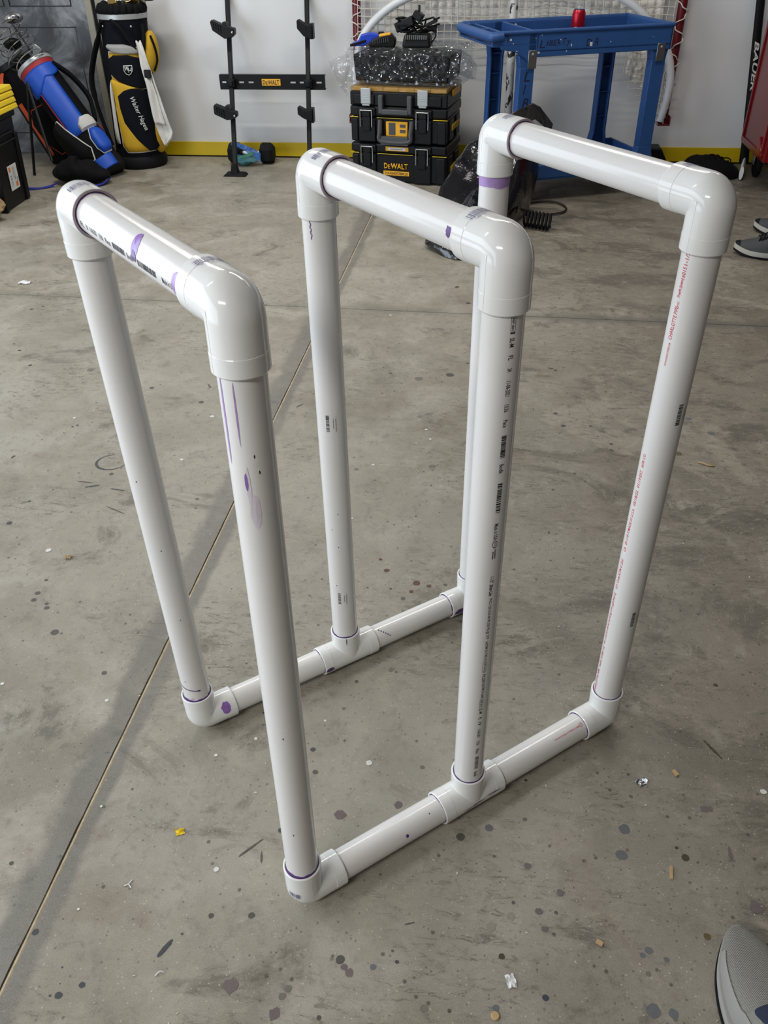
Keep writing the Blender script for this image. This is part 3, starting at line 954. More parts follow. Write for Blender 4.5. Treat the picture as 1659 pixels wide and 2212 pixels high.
def elbow(c, da, db, name='elbow'):
    """90 degree elbow: two hubs meeting in a round bend"""
    da, db = da.normalized(), db.normalized()
    mb = MB()
    bend = 0.014
    O = c + (da + db) * bend
    path = [c + da * 0.03]
    for i in range(13):
        t = pi / 2 * i / 12
        path.append(O - db * bend * cos(t) - da * bend * sin(t))
    path.append(c + db * 0.03)
    up = da.cross(db)
    n = 48
    vs, fs = [], []
    for i, p in enumerate(path):
        if i == 0:
            tdir = -da
        elif i == len(path) - 1:
            tdir = db
        else:
            tt = pi / 2 * (i - 1) / 12
            tdir = (db * sin(tt) - da * cos(tt)).normalized()
        y = tdir.cross(up).normalized()
        for j in range(n):
            a = 2 * pi * j / n
            vs.append(p + (up * cos(a) + y * sin(a)) * RB)
    for i in range(len(path) - 1):
        for j in range(n):
            fs.append((i * n + j, i * n + (j + 1) % n, (i + 1) * n + (j + 1) % n, (i + 1) * n + j))
    mb.add(vs, fs)
    hub(mb, c, da, start=0.029)
    hub(mb, c, db, start=0.029)
    for sg in (1, -1):                              # fine mould seams along both sides
        q = up.normalized() * sg
        mb.tube([c + da * (HUB - .002) + q * RH, c + da * .0426 + q * RH, c + da * .0418 + q * RB, c + q * RB, c + db * .0418 + q * RB, c + db * .0426 + q * RH, c + db * (HUB - .002) + q * RH], 0.00022, 5)
    return mb.build(name, M_FIT, frame_root, org=FORG, angle=30)


def tee(c, d, up):
    mb = MB()
    hub(mb, c, d)
    hub(mb, c, -d)
    hub(mb, c, up, L=0.060)
    return mb.build('tee', M_FIT, frame_root, org=FORG, angle=30)


def on_pipe(mb, A, B, s, az, w, h, kind, text, down=True, r=RP, tw=0.0, nrm=None, side=None, bold=False):
    """wrap print onto the pipe A-B; s0..s1 are fractions along it; az turns the print about the axis"""
    L = (B - A).length
    d = (B - A).normalized()
    s0, s1 = s
    sgn = 1 if s1 > s0 else -1
    width = abs(s1 - s0) * L
    tmp = MB()
    I = Matrix.Identity(4)
    if kind in 'tBh':
        hh = h * (0.55 if kind == 'h' else 1.0)
        put_text(tmp, text, I, width, hh, bold=(kind == 'B'), slant=0.35 if kind == 'B' else 0.0)
    elif kind == 'x':
        put_text(tmp, text, Matrix.Translation((width * .08, h * .2, 0)), width * .84, h * .6)
        rect_outline(tmp, I, 0, 0, width, h, h * 0.07)
    elif kind == 'b':
        barcode(tmp, I, width, h * 1.1, int(s0 * 1000))
    elif kind == 'o':
        ring = []
        n = 28
        for i in range(n):
            a = 2 * pi * i / n
            ring.append((width / 2 + width * .5 * cos(a), h / 2 + h * .62 * sin(a), 0))
        for i in range(n):
            a = 2 * pi * i / n
            ring.append((width / 2 + width * .40 * cos(a), h / 2 + h * .50 * sin(a), 0))
        tmp.add(ring, [(i, (i + 1) % n, n + (i + 1) % n, n + i) for i in range(n)])
        put_text(tmp, 'NSF', Matrix.Translation((width * .22, h * .35, 0)), width * .56, h * .3)
    elif kind == 's':
        barcode(tmp, Matrix.Translation((0, h * .55, 0)), width, h * .35, 4)
        barcode(tmp, Matrix.Translation((width * .2, 0, 0)), width * .8, h * .35, 5)
    # cut long triangles so they follow the curve
    bm = bmesh.new()
    vs = [bm.verts.new(p) for p in tmp.v]
    for f in tmp.f:
        try:
            bm.faces.new([vs[i] for i in f])
        except ValueError:
            pass
    for q in range(1, 6):
        bmesh.ops.bisect_plane(bm, geom=bm.verts[:] + bm.edges[:] + bm.faces[:], plane_co=(0, h * q / 5, 0), plane_no=(0, 1, 0))
    bm.verts.index_update()
    out = []
    for v in bm.verts:
        ss = s0 + sgn * v.co.x / L
        p = A + d * (ss * L)
        q = rad(az + tw * ss)
        # letter height runs around the pipe
        dy = (v.co.y - h / 2) / r
        ang = q + (dy if down else -dy)
        if nrm is None:
            n_ = V((sin(ang), -cos(ang), 0))
        else:
            n_ = nrm * cos(ang) + side * sin(ang)
        out.append(p + n_ * (r + 0.00022))
    mb.add(out, [tuple(v.index for v in f.verts) for f in bm.faces])
    bm.free()


def patch_on_pipe(mb, A, B, s, az, rs_, ra, r=RP, seed=0, nrm=None, side=None, lift=0.0003, rag=0.18):
    """a ragged blot: rs_ half length along the axis (m), ra half width around the axis (m)"""
    d = (B - A).normalized()
    c = A + d * ((B - A).length * s)
    n = 36
    rings = [0.0, 0.5, 1.0]
    vs, fs = [], []
    for k in rings:
        for i in range(n):
            a = 2 * pi * i / n
            e = 1 + rag * mnoise.noise(V((cos(a) * 2.2, sin(a) * 2.2, seed))) + rag * .5 * mnoise.noise(V((cos(a) * 8, sin(a) * 8, seed)))
            lx, ly = k * rs_ * e * cos(a), k * ra * e * sin(a)
            ang = rad(az) + ly / r
            u = V((sin(ang), -cos(ang), 0)) if nrm is None else nrm * cos(ang) + side * sin(ang)
            vs.append(c + d * lx + u * (r + lift))
    for k in range(2):
        for i in range(n):
            j = (i + 1) % n
            fs.append((k * n + i, k * n + j, (k + 1) * n + j, (k + 1) * n + i))
    mb.add(vs, fs)


UP = V((0, 0, 1))
dB = (N3 - N1).normalized()
dBf = (F3 - F1).normalized()
legs = {}
for k, (a, b) in dict(N1=(N1, TN1), N2=(N2, TN2), N3=(N3, TN3), F1=(F1, TF1), F2=(F2, TF2), F3=(F3, TF3)).items():
    legs[k] = pipe(a, b)
bars = [pipe(TF1, TN1), pipe(TF2, TN2), pipe(TF3, TN3)]
rails = [pipe(N1, N2), pipe(N2, N3), pipe(F1, F2), pipe(F2, F3)]
fit = {}
for k, c, da, db in (('TN1', TN1, N1 - TN1, TF1 - TN1), ('TF1', TF1, F1 - TF1, TN1 - TF1), ('TN2', TN2, N2 - TN2, TF2 - TN2), ('TF2', TF2, F2 - TF2, TN2 - TF2),
                     ('TN3', TN3, N3 - TN3, TF3 - TN3), ('TF3', TF3, F3 - TF3, TN3 - TF3),
                     ('N1', N1, TN1 - N1, dB), ('N3', N3, TN3 - N3, -dB), ('F1', F1, TF1 - F1, dBf), ('F3', F3, TF3 - F3, -dBf)):
    fit[k] = elbow(c, da, db)
fit['N2'] = tee(N2, dB, (TN2 - N2).normalized())
fit['F2'] = tee(F2, dBf, (TF2 - F2).normalized())
# primer collars
for k, c, d, w, dark in (('N1', N1, TN1 - N1, .007, True), ('N1', N1, dB, .0018, True), ('N2', N2, TN2 - N2, .003, True), ('N2', N2, -dB, .0025, True),
                         ('N3', N3, TN3 - N3, .003, True), ('N3', N3, -dB, .003, True), ('F1', F1, TF1 - F1, .006, True), ('F2', F2, TF2 - F2, .004, True),
                         ('F2', F2, -dBf, .003, True), ('F3', F3, TF3 - F3, .003, True), ('F3', F3, -dBf, .004, True), ('TF1', TF1, TN1 - TF1, .0035, True),
                         ('TF2', TF2, TN2 - TF2, .0035, True), ('TF3', TF3, TN3 - TF3, .0035, True), ('TF2', TF2, F2 - TF2, .003, True),
                         ('TN2', TN2, N2 - TN2, .0028, True), ('TN1', TN1, N1 - TN1, .0016, True), ('TN3', TN3, N3 - TN3, .0012, True)):
    primer(c, d.normalized(), fit[k], L=0.060 if (k in ('N2', 'F2') and d.normalized().z > .9) else HUB, width=w, seed=len(k) * 7 + ord(k[-1]), dark=dark)
primer(TF3, (F3 - TF3).normalized(), fit['TF3'], width=.019, seed=3, dark=False, rag=.25)

M_LIP = mat('stained_lip', srgb(165, 150, 155), .4, var=.2, scale=80)
for k, c, d in (('TF1', TF1, TN1 - TF1), ('TF2', TF2, TN2 - TF2), ('TF3', TF3, TN3 - TF3)):
    MB().lathe([(.0260, HUB + .0004), (.0284, HUB + .0004), (.0287, HUB - .0010)], 48, frame(c, d.normalized()), caps=False).build('primer_lip', M_LIP, fit[k], org=FORG)

# print on the pipes
def printed(k):
    return {'b': 'barcode', 'o': 'printed_seal', 's': 'fine_print'}.get(k, 'printed_lettering')


for a, b, t, k in PRINT_N2:
    mb = MB()
    on_pipe(mb, TN2, N2, (a, b), 27, 0, 0.0056, k, t, down=True)
    mb.build(printed(k), M_INK, legs['N2'], org=FORG)
for a, b, t, k in PRINT_N3:
    mb = MB()
    on_pipe(mb, TN3, N3, (a, b), -52, 0, 0.0058, k, t, down=False, tw=-26)
    mb.build(printed(k), M_RED_INK, legs['N3'], org=FORG)['label'] = 'red printed lettering'
bd = (TN1 - TF1).normalized()
bside = V((bd.y, -bd.x, 0)).normalized()
if bside.x > 0:
    bside = -bside
for a, b, t, k in PRINT_B1:
    mb = MB()
    on_pipe(mb, TF1, TN1, (a, b), 96, 0, 0.0062, k, t, down=False, nrm=UP, side=bside)
    mb.build(printed(k), M_INK, bars[0], org=FORG)
for nm, A, B, az, codes, h in (('F2', TF2, F2, 3, CODE_F2, .010), ('N3', TN3, N3, 36, CODE_N3c, .012)):
    for i, (a, b) in enumerate(codes):
        mb = MB()
        on_pipe(mb, A, B, (a, b), az - 9, 0, h * .5, 'b', '', down=True)
        on_pipe(mb, A, B, (a + (b - a) * .15, b - (b - a) * .2), az + 14, 0, h * .16, 's', '', down=True)
        on_pipe(mb, A, B, (a + (b - a) * .05, b), az + 24, 0, h * .2, 's', '', down=True)
        mb.build('barcode', M_INK, legs[nm], org=FORG)
rail_d = (N3 - N2)
mb = MB()
nf = V((-rail_d.y, rail_d.x, 0)).normalized()
if nf.y > 0:
    nf = -nf
on_pipe(mb, N2, N3, (0.58, 0.76), 32, 0, 0.0028, 't', 'WWW.CHARLOTTEPIPE.COM', down=False, nrm=UP, side=nf)
o = mb.build('printed_lettering', M_RED_INK, rails[1], org=FORG)
o['label'] = 'small red printed lettering'
mb = MB()
on_pipe(mb, N2, N3, (0.765, 0.79), 30, 0, 0.006, 'o', '', down=False, nrm=UP, side=nf)
mb.build('printed_seal', M_RED_INK, rails[1], org=FORG)


def hub_code(k, c, d, az, nrm, side, s=0.040, w=0.030, h=0.011, seed=1, flip=False):
    """barcode and two tiny text lines wrapped around a hub"""
    x = d.normalized()
    mb = MB()
    rnd = random.Random(seed)
    a = -w / 2
    tmp = []
    while a < w / 2:
        b = a + rnd.choice((.0005, .0008, .0013))
        tmp.append((a, min(b, w / 2), -h / 2, h / 2))
        a = b + rnd.choice((.0005, .0008, .0012))
    for i in range(16):
        if rnd.random() < .8:
            tmp.append((-w * .4 + i * w * .05, -w * .4 + i * w * .05 + w * .03, h / 2 + .0016, h / 2 + .0030))
        if rnd.random() < .7:
            tmp.append((-w * .3 + i * w * .04, -w * .3 + i * w * .04 + w * .025, h / 2 + .0042, h / 2 + .0054))
    for a0, a1, b0, b1 in tmp:
        m = max(1, int((a1 - a0) / .0015))
        vs = []
        for i in range(m + 1):
            ang = rad(az) + (a0 + (a1 - a0) * i / m) / RH
            u = nrm * cos(ang) + side * sin(ang)
            for bb in (b0, b1):
                vs.append(c + x * (s + (-bb if flip else bb)) + u * (RH + 0.00025))
        mb.add(vs, [(2 * i, 2 * i + 2, 2 * i + 3, 2 * i + 1) for i in range(m)])
    mb.build('barcode', M_BLUE_INK, fit[k], org=FORG)


for k, c, o2, az, sd in (('TF1', TF1, TN1, 8, 1), ('TN1', TN1, TF1, -4, 2), ('TF2', TF2, TN2, 14, 3), ('TN2', TN2, TF2, 8, 4), ('TF3', TF3, TN3, -2, 5), ('TN3', TN3, TF3, -14, 6)):
    hub_code(k, c, o2 - c, az, UP, bside, s=0.046 if k[1] == 'N' else 0.030, seed=sd, flip=(k[1] == 'N'))
hub_code('N1', N1, TN1 - N1, -18, V((0, -1, 0)), V((1, 0, 0)), s=0.018, w=0.020, h=0.010, seed=9, flip=True)

# primer drips and blots
def blot(parent, m, *patches):
    name = 'speck' if m is M_INK else 'primer_stain'
    mb = MB()
    for p in patches:
        patch_on_pipe(mb, *p[:6], **(p[6] if len(p) > 6 else {}))
        if len(patches) < 6:
            mb.build(name, m, parent, org=FORG)
            mb = MB()
    if mb.v:                                        # a run of tiny touching drops
        mb.build(name, m, parent, org=FORG)['kind'] = 'stuff'


bk = dict(nrm=UP, side=bside)
blot(bars[0], mat('purple_stain', (0.27, 0.14, 0.44), .3, var=.4, scale=120), (TF1, TN1, .575, 58, .0085, .014, dict(seed=3, **bk)))
blot(bars[0], M_PRIMER, (TF1, TN1, .573, 86, .0060, .0055, dict(seed=8, rag=.5, lift=.0005, **bk)))
blot(bars[0], M_PRIMER_L, (TF1, TN1, .822, 92, .0080, .015, dict(seed=4, **bk)))
blot(bars[1], M_PRIMER, (TF2, TN2, .822, 80, .0045, .0060, dict(seed=5, rag=.4, **bk)))
blot(legs['N1'], M_PRIMER_L, (TN1, N1, .115, -42, .050, .0014, dict(seed=1)), (TN1, N1, .105, -7, .034, .0009, dict(seed=2)))
blot(legs['N1'], mat('faint_purple_stain', (0.68, 0.62, 0.68), .3, var=.2), (TN1, N1, .192, 0, .022, .0026, dict(seed=6)), (TN1, N1, .225, 10, .020, .0055, dict(seed=7, lift=.0002)))
blot(legs['N1'], mat('purple_stain', (0.27, 0.14, 0.44)), (TN1, N1, .186, -4, .010, .0016, dict(seed=6, lift=.0006)))
blot(legs['N2'], mat('purple_stain', (0.27, 0.14, 0.44)), (TN2, N2, .0645, -6, .0032, .012, dict(seed=9, lift=.0008)))
blot(legs['F2'], M_PRIMER, *[(TF2, F2, .069 + i * .0040, -22 + 3 * (i % 2) + i * .6, .0026, .0007, dict(seed=i)) for i in range(7)])
blot(legs['F1'], M_PRIMER, *[(F1, TF1, .104 - .0085 * (i / 14), -64 + i * 5.4, .0010 + .0010 * (i > 17), .0019, dict(seed=i)) for i in range(20)])
blot(legs['F1'], M_PRIMER_L, (F1, TF1, .073, 2, .0014, .0035, dict(seed=2)))
fs_ = V((dBf.y, -dBf.x, 0))
blot(fit['F1'], mat('purple_stain', (0.27, 0.14, 0.44)), (F1, F1 + dBf, .0405, 58, .0085, .0125, dict(seed=12, r=RH, nrm=UP, side=fs_, rag=.22)))
blot(fit['F2'], M_PRIMER, (F2, TF2, .055, 14, .009, .0009, dict(seed=2, r=RH)), (F2, F2 - dBf, .052, 98, .009, .006, dict(seed=3, r=RH, nrm=UP, side=fs_)))
blot(fit['F3'], M_PRIMER, (F3, F3 - dBf, .046, 96, .012, .007, dict(seed=3, r=RH, nrm=UP, side=fs_)))
blot(rails[3], M_PRIMER, *[(F2, F3, .235 + i * .012, 18 + i * 9, .0014, .0016, dict(seed=i, nrm=UP, side=fs_)) for i in range(6)])
ns_ = V((dB.y, -dB.x, 0))
blot(fit['N2'], M_PRIMER, (N2, N2 + dB, .004, 88, .013, .0010, dict(seed=3, r=RH, nrm=UP, side=ns_, rag=.5)), (N2, N2 + dB, .036, 82, .014, .0012, dict(seed=6, r=RH, nrm=UP, side=ns_, rag=.5)),
     (N2, N2 + dB, -.012, 94, .014, .0009, dict(seed=8, r=RH, nrm=UP, side=ns_, rag=.5)))
blot(rails[0], M_PRIMER, (N1, N2, .565, 62, .0026, .0032, dict(seed=3, nrm=UP, side=ns_, rag=.1)), (N1, N2, .722, 30, .0011, .0012, dict(seed=5, nrm=UP, side=ns_)))
# scuffs and specks
blot(legs['N2'], M_INK, (TN2, N2, .945, 24, .0028, .0040, dict(seed=3, rag=.5)))
blot(legs['F2'], M_INK, *[(TF2, F2, s, a, .0011, .0009, dict(seed=i)) for i, (s, a) in enumerate(((.61, 12), (.648, -18), (.69, 6), (.79, -14)))])
blot(legs['F1'], M_INK, *[(TF1, F1, s, a, .0012, .0009, dict(seed=i)) for i, (s, a) in enumerate(((.42, -8), (.56, 20), (.72, 30), (.88, -14)))])
blot(legs['N1'], M_INK, *[(TN1, N1, s, a, .0022, .0006, dict(seed=i)) for i, (s, a) in enumerate(((.155, 22), (.175, 30), (.60, 6), (.82, 0)))])

# ------------------------------------------------------------------ things along the back wall


def XZ(y):
    """local xy of an outline -> world XZ plane at y; extrusion goes away from the camera"""
    return Matrix(((1, 0, 0, 0), (0, 0, 1, y), (0, 1, 0, 0), (0, 0, 0, 1)))


def front(x, y, z):
    """plane facing the camera side (-Y), text reads left to right"""
    return Matrix(((1, 0, 0, x), (0, 0, -1, y), (0, 1, 0, z), (0, 0, 0, 1)))


# --- black storage rack leaning on the wall
RO = V((-1.02, 4.35, 0))
rack = thing('tool_rack', 'black two-post tool storage rack leaning on the white back wall', 'rack', RO)


def ry(z):
    return 4.215 + 0.40 * min(z / 0.87, 1)


for x0, x1 in ((-1.222, -1.272), (-0.786, -0.822)):
    px = lambda z: x0 + (x1 - x0) * z / 0.9
    MB().tube([(px(z), ry(z), z) for z in (0.03, 0.3, 0.6, 0.87)] + [(px(1.3), 4.61, 1.3)], 0.0175, 4, up=(1, -1, 0)).build('post', M_BLACKM, rack, org=RO, bevel=0.003)
    MB().box((x0, 4.207, 0.035), (0.046, 0.05, 0.05), top=(0.6, 0.6)).box((x0 + 0.004, 4.203, 0.008), (0.135, 0.075, 0.014), top=(0.75, 0.8)).build('foot', M_RUBBER, rack, org=RO, bevel=0.003)
plate = MB()
py = ry(0.445) + 0.016
for z0, z1 in ((0.411, 0.441), (0.451, 0.482)):
    plate.box((-1.014, py, (z0 + z1) / 2), (0.606, 0.014, z1 - z0))
xs = [-1.317, -1.305, -1.273, -1.206, -1.176, -1.152, -1.120, -0.910, -0.878, -0.856, -0.823, -0.761, -0.729, -0.711]
for i in range(0, len(xs), 2):
    plate.box(((xs[i] + xs[i + 1]) / 2, py, 0.446), (xs[i + 1] - xs[i], 0.014, 0.0102))
plate.box((-1.014, py + 0.012, 0.482), (0.606, 0.030, 0.005)).box((-1.014, py + 0.012, 0.411), (0.606, 0.030, 0.005))
plate.build('mounting_plate', M_BLACK, rack, org=RO)
badge = MB().box((-1.018, py - 0.0085, 0.447), (0.108, 0.003, 0.034)).build('badge', M_LOGO, rack, org=RO, bevel=0.002)
mb = MB()
put_text(mb, 'D', front(-1.066, py - 0.0103, 0.4355), 0.016, 0.023, True)
put_text(mb, 'E', front(-1.049, py - 0.0103, 0.4355), 0.011, 0.0165, True)
put_text(mb, 'WALT', front(-1.037, py - 0.0103, 0.4355), 0.066, 0.023, True)
mb.build('lettering', M_INK, badge, org=RO)
for x in (-1.246, -0.802):
    MB().box((x, ry(0.446) - 0.017, 0.446), (0.046, 0.022, 0.040)).box((x, ry(0.446) - 0.030, 0.446), (0.030, 0.010, 0.030)).build('clamp', M_BLACK, rack, org=RO, bevel=0.004)
for out, y, L in (([(-1.334, .741), (-1.324, .752), (-1.26, .726), (-1.202, .71), (-1.203, .681), (-1.221, .666), (-1.261, .661), (-1.326, .702)], 4.475, 1),
                  ([(-1.322, .348), (-1.315, .36), (-1.249, .336), (-1.193, .32), (-1.193, .296), (-1.216, .284), (-1.251, .279), (-1.322, .31)], 4.310, 1),
                  ([(-.851, .746), (-.843, .753), (-.797, .725), (-.766, .725), (-.77, .661), (-.786, .661), (-.818, .674), (-.851, .71)], 4.475, 0),
                  ([(-.844, .346), (-.839, .353), (-.796, .332), (-.759, .337), (-.763, .276), (-.784, .28), (-.817, .294), (-.844, .313)], 4.310, 0)):
    b = MB().prism(out, 0.045, XZ(y - 0.045)).build('support_arm', M_BLACK, rack, org=RO, bevel=0.003)
    cz = sum(p[1] for p in out) / 8
    rib = MB()
    if L:
        for i in range(4):
            x = out[0][0] + 0.016 + i * 0.013
            zc = out[1][1] - 0.022 - i * 0.006
            rib.box((x, y - 0.047, zc - 0.004), (0.004, 0.008, 0.036))
        for i in range(3):
            rib.box((out[0][0] + 0.036, y - 0.047, out[1][1] - 0.018 - i * 0.014), (0.05, 0.006, 0.003), R=Matrix.Rotation(rad(20), 3, 'Y'))
        MB().lathe([(0.006, 0), (0.006, 0.003), (0.003, 0.005)], 12, frame((out[3][0] - 0.012, y - 0.046, out[3][1] - 0.018), (0, -1, 0))).build('bolt', M_STEEL, b, org=RO)
        MB().box((out[2][0] + 0.004, y - 0.012, cz + 0.0), (0.022, 0.05, 0.072)).build('sleeve', M_BLACKM, b, org=RO, bevel=0.002)
    else:
        rib.box((out[2][0] - 0.012, y - 0.046, cz + 0.012), (0.014, 0.004, 0.014))
        MB().box((out[3][0] - 0.008, y - 0.012, cz - 0.012), (0.020, 0.05, 0.074)).build('sleeve', M_BLACKM, b, org=RO, bevel=0.002)
    rib.build('rib', M_BLACKM, b, org=RO)['kind'] = 'stuff'

# --- hexagon dumb-bell and the teal bag slung over it
DO = V((-1.19, 4.48, 0))
db = thing('dumbbell', 'black hexagonal dumbbell on the floor behind the rack post', 'dumbbell', DO)
for x in (-1.287, -1.093):
    prof = [(0.050, -0.040), (0.062, -0.024), (0.062, 0.024), (0.050, 0.040)]
    m = MB().lathe(prof, 6, frame((x, 4.49, 0.0545), (1, 0, 0), (0, cos(rad(30)), sin(rad(30)))))
    m.build('weight', M_RUBBER, db, org=DO, bevel=0.003, angle=25)
MB().tube([(-1.26, 4.49, 0.0545), (-1.19, 4.49, 0.0545), (-1.12, 4.49, 0.0545)], [0.013, 0.016, 0.013], 14).build('handle', M_STEEL, db, org=DO)


def film_blob(fn, nu, nv, amp, sc, seed):
    def f(u, v):
        p = V(fn(u, v))
        n = mnoise.noise_vector(p * sc + V((seed, 0, 0))) + 0.5 * mnoise.noise_vector(p * sc * 2.6 + V((0, seed, 0)))
        return p + n * amp
    return MB().grid(f, nu, nv)


bagO = V((-1.20, 4.40, 0))
tb = thing('plastic_bag', 'crumpled blue and teal plastic bag slung over the dumbbell', 'plastic bag', bagO)


def teal(u, v):
    a = 2 * pi * u
    r = (0.012 + 0.075 * sin(pi * min(1, v * 1.02)) ** 0.7)
    return (-1.200 + r * cos(a) * 0.95 - 0.01 * v, 4.425 + r * sin(a) * 0.55, 0.062 - 0.056 * v + 0.010 * cos(a * 2) * v)


film_blob(teal, 40, 14, 0.011, 22, 3).build('body', M_TEALBAG, tb, org=bagO)
M_BLUEBAG = plastic_film('blue_plastic_film', (0.01, 0.15, 0.52), 0.25, 0.9)
film_blob(lambda u, v: (-1.285 + 0.17 * u, 4.412 - 0.01 * v, 0.132 - 0.058 * u * u - 0.040 * v * (0.35 + u)), 24, 6, 0.004, 25, 1).build('handle_strap', M_BLUEBAG, tb, org=bagO)
M_GREENB = plastic_film('green_plastic_film', (0.03, 0.25, 0.13), 0.2, 0.9)
film_blob(lambda u, v: (-1.255 + 0.10 * u, 4.400 - 0.01 * v, 0.050 + 0.038 * u - 0.018 * v), 16, 4, 0.004, 25, 6).build('handle_strap', M_GREENB, tb, org=bagO)

# --- stack of three tool boxes
TB = Matrix.Translation((-0.528, 4.130, 0)) @ Matrix.Rotation(rad(-10.5), 4, 'Z')
BW, BD = 0.536, 0.335


def u_wire(mb, x0, x1, y, z0, z1, r=0.0032):
    mb.tube(smooth_path([(x0, y, z0), (x0, y, z1 - 0.006), (x0 + 0.006, y - 0.002, z1), (x1 - 0.006, y - 0.002, z1), (x1, y, z1 - 0.006), (x1, y, z0)], 3), r, 8)


def toolbox(name, label, z, h, zs, deep):
    """rugged black case: body, lid with yellow seam, two wire-bail latches"""
    t = thing(name, label, 'tool box', M=TB @ Matrix.Translation((0, 0, z)), group='black tool boxes stacked by the goal')
    b = MB().box((BW / 2, BD / 2, zs / 2 + 0.004), (BW - 0.012, BD - 0.012, zs - 0.008))
    for x in (0.095, 0.405):
        b.box((x, 0.004, zs / 2), (0.098, 0.022, zs - 0.012))
    b.box((0.024, 0.012, zs / 2), (0.040, 0.026, zs - 0.016)).box((BW - 0.030, 0.012, zs / 2), (0.050, 0.026, zs - 0.016))
    b.box((BW - 0.004, 0.10, zs / 2), (0.014, 0.09, zs * 0.8)).box((BW - 0.004, 0.25, zs / 2), (0.014, 0.09, zs * 0.8))
    b.build('body', M_BLACK, t, bevel=0.006)
    l = MB().box((BW / 2, BD / 2, (zs + h) / 2 + 0.002), (BW, BD, h - zs - 0.004))
    for x in (0.095, 0.405):
        l.box((x, 0.0, (zs + h) / 2), (0.104, 0.022, h - zs - 0.008))
    l.build('lid', M_BLACK, t, bevel=0.010, seg=3)
    for x0, x1 in ((0.0, 0.045), (0.15, 0.35), (0.46, 0.537)):
        MB().box(((x0 + x1) / 2, 0.001, zs), (x1 - x0, 0.006, 0.0022)).build('yellow_seam', M_YPLAS, t)
    for x in (0.064, 0.374):
        c = MB().box((x + 0.031, -0.009, zs - 0.030), (0.044, 0.012, 0.075)).box((x + 0.031, -0.012, zs + 0.022), (0.044, 0.012, 0.034)).build('latch', M_BLACK, t, bevel=0.004)
        w = MB()
        u_wire(w, x - 0.001, x + 0.063, -0.018, zs - 0.045, zs + 0.036)
        w.build('wire_bail', M_STEEL, c)
        r = MB()
        for i in range(3):
            r.box((x + 0.031, -0.0155, zs - 0.040 - i * 0.007), (0.028, 0.003, 0.0025))
        r.build('grip_rib', M_BLACKM, c)['kind'] = 'stuff'
    return t


t1 = toolbox('tool_box', 'deep black tool box with yellow logo, bottom of the stack', 0.0, 0.202, 0.152, True)
lab = MB().box((0.262, -0.0015, 0.180), (0.128, 0.003, 0.021)).build('rating_label', M_LOGO, t1)
MB().box((0.262, -0.0035, 0.180), (0.098, 0.002, 0.013)).build('sticker', M_PAPER, lab)
mb = MB()
for i in range(14):
    mb.box((0.228 + i * 0.005, -0.0048, 0.1795), (0.003, 0.0006, 0.004))
mb.build('fine_print', M_INK, lab)['kind'] = 'stuff'
lg = MB()
put_text(lg, 'D', front(0.187, 0.0025, 0.076), 0.020, 0.029, True)
put_text(lg, 'E', front(0.209, 0.0025, 0.076), 0.014, 0.021, True)
put_text(lg, 'WALT', front(0.225, 0.0025, 0.076), 0.098, 0.029, True)
lg.build('logo', M_LOGO, t1, solid=0.002)
b2 = MB().box((0.256, 0.004, 0.053), (0.146, 0.005, 0.022)).build('badge', M_LOGO, t1)
mb = MB()
put_text(mb, 'TOUGHSYSTEM 2.0', front(0.190, 0.0010, 0.046), 0.132, 0.0135, True)
mb.build('lettering', M_INK, b2)
t2 = toolbox('tool_box', 'black tool box with grey handle, middle of the stack', 0.204, 0.182, 0.128, False)
hd = MB().tube(smooth_path([(0.17, -0.004, 0.118), (0.172, -0.022, 0.06), (0.182, -0.026, 0.018), (0.33, -0.026, 0.018), (0.343, -0.022, 0.06), (0.345, -0.004, 0.118)], 4), 0.0135, 8)
hd.box((0.257, -0.024, 0.022), (0.150, 0.024, 0.042)).build('handle', M_GREYP, t2, bevel=0.004)
yp = MB().box((0.262, -0.002, 0.076), (0.122, 0.012, 0.076)).build('label_panel', M_LOGO, t2, bevel=0.010)
mb = MB().box((0.237, -0.009, 0.078), (0.036, 0.003, 0.060))
mb.box((0.296, -0.009, 0.094), (0.030, 0.003, 0.015)).box((0.296, -0.009, 0.068), (0.030, 0.003, 0.015))
mb.build('printed_picture', M_GREYP, yp)
t3 = thing('organizer_case', 'slim black organizer case with amber lid and silver latches, top of the stack', 'tool box', M=TB @ Matrix.Translation((0, 0, 0.388)), group='black tool boxes stacked by the goal')
MB().box((BW / 2, BD / 2, 0.034), (BW - 0.004, BD - 0.004, 0.068)).box((0.43, 0.002, 0.03), (0.15, 0.014, 0.05)).box((0.08, 0.002, 0.03), (0.12, 0.014, 0.05)).build('body', M_BLACK, t3, bevel=0.006)
tray = MB()
for i in range(6):
    tray.box((0.055 + i * 0.085, BD / 2, 0.079), (0.078, BD - 0.03, 0.018))
tray.build('amber_bins', M_LOGO, t3)
MB().box((BW / 2, BD / 2, 0.080), (BW - 0.008, BD - 0.004, 0.022)).build('lid', M_CLEARLID, t3, bevel=0.005)
for x in (0.064, 0.374):
    c = MB().box((x + 0.030, -0.008, 0.048), (0.056, 0.014, 0.076)).box((x + 0.030, -0.006, 0.008), (0.044, 0.014, 0.016)).build('latch', M_SILVER, t3, bevel=0.004)
    r = MB()
    for i in range(3):
        r.box((x + 0.030, -0.0155, 0.036 + i * 0.011), (0.030, 0.003, 0.0025))
    r.build('grip_rib', M_STEEL, c)['kind'] = 'stuff'
h3 = MB().box((0.178, -0.014, 0.012), (0.026, 0.026, 0.090)).box((0.335, -0.014, 0.012), (0.026, 0.026, 0.090)).box((0.257, -0.018, -0.022), (0.150, 0.026, 0.026)).build('handle', M_GREYP, t3, bevel=0.005)
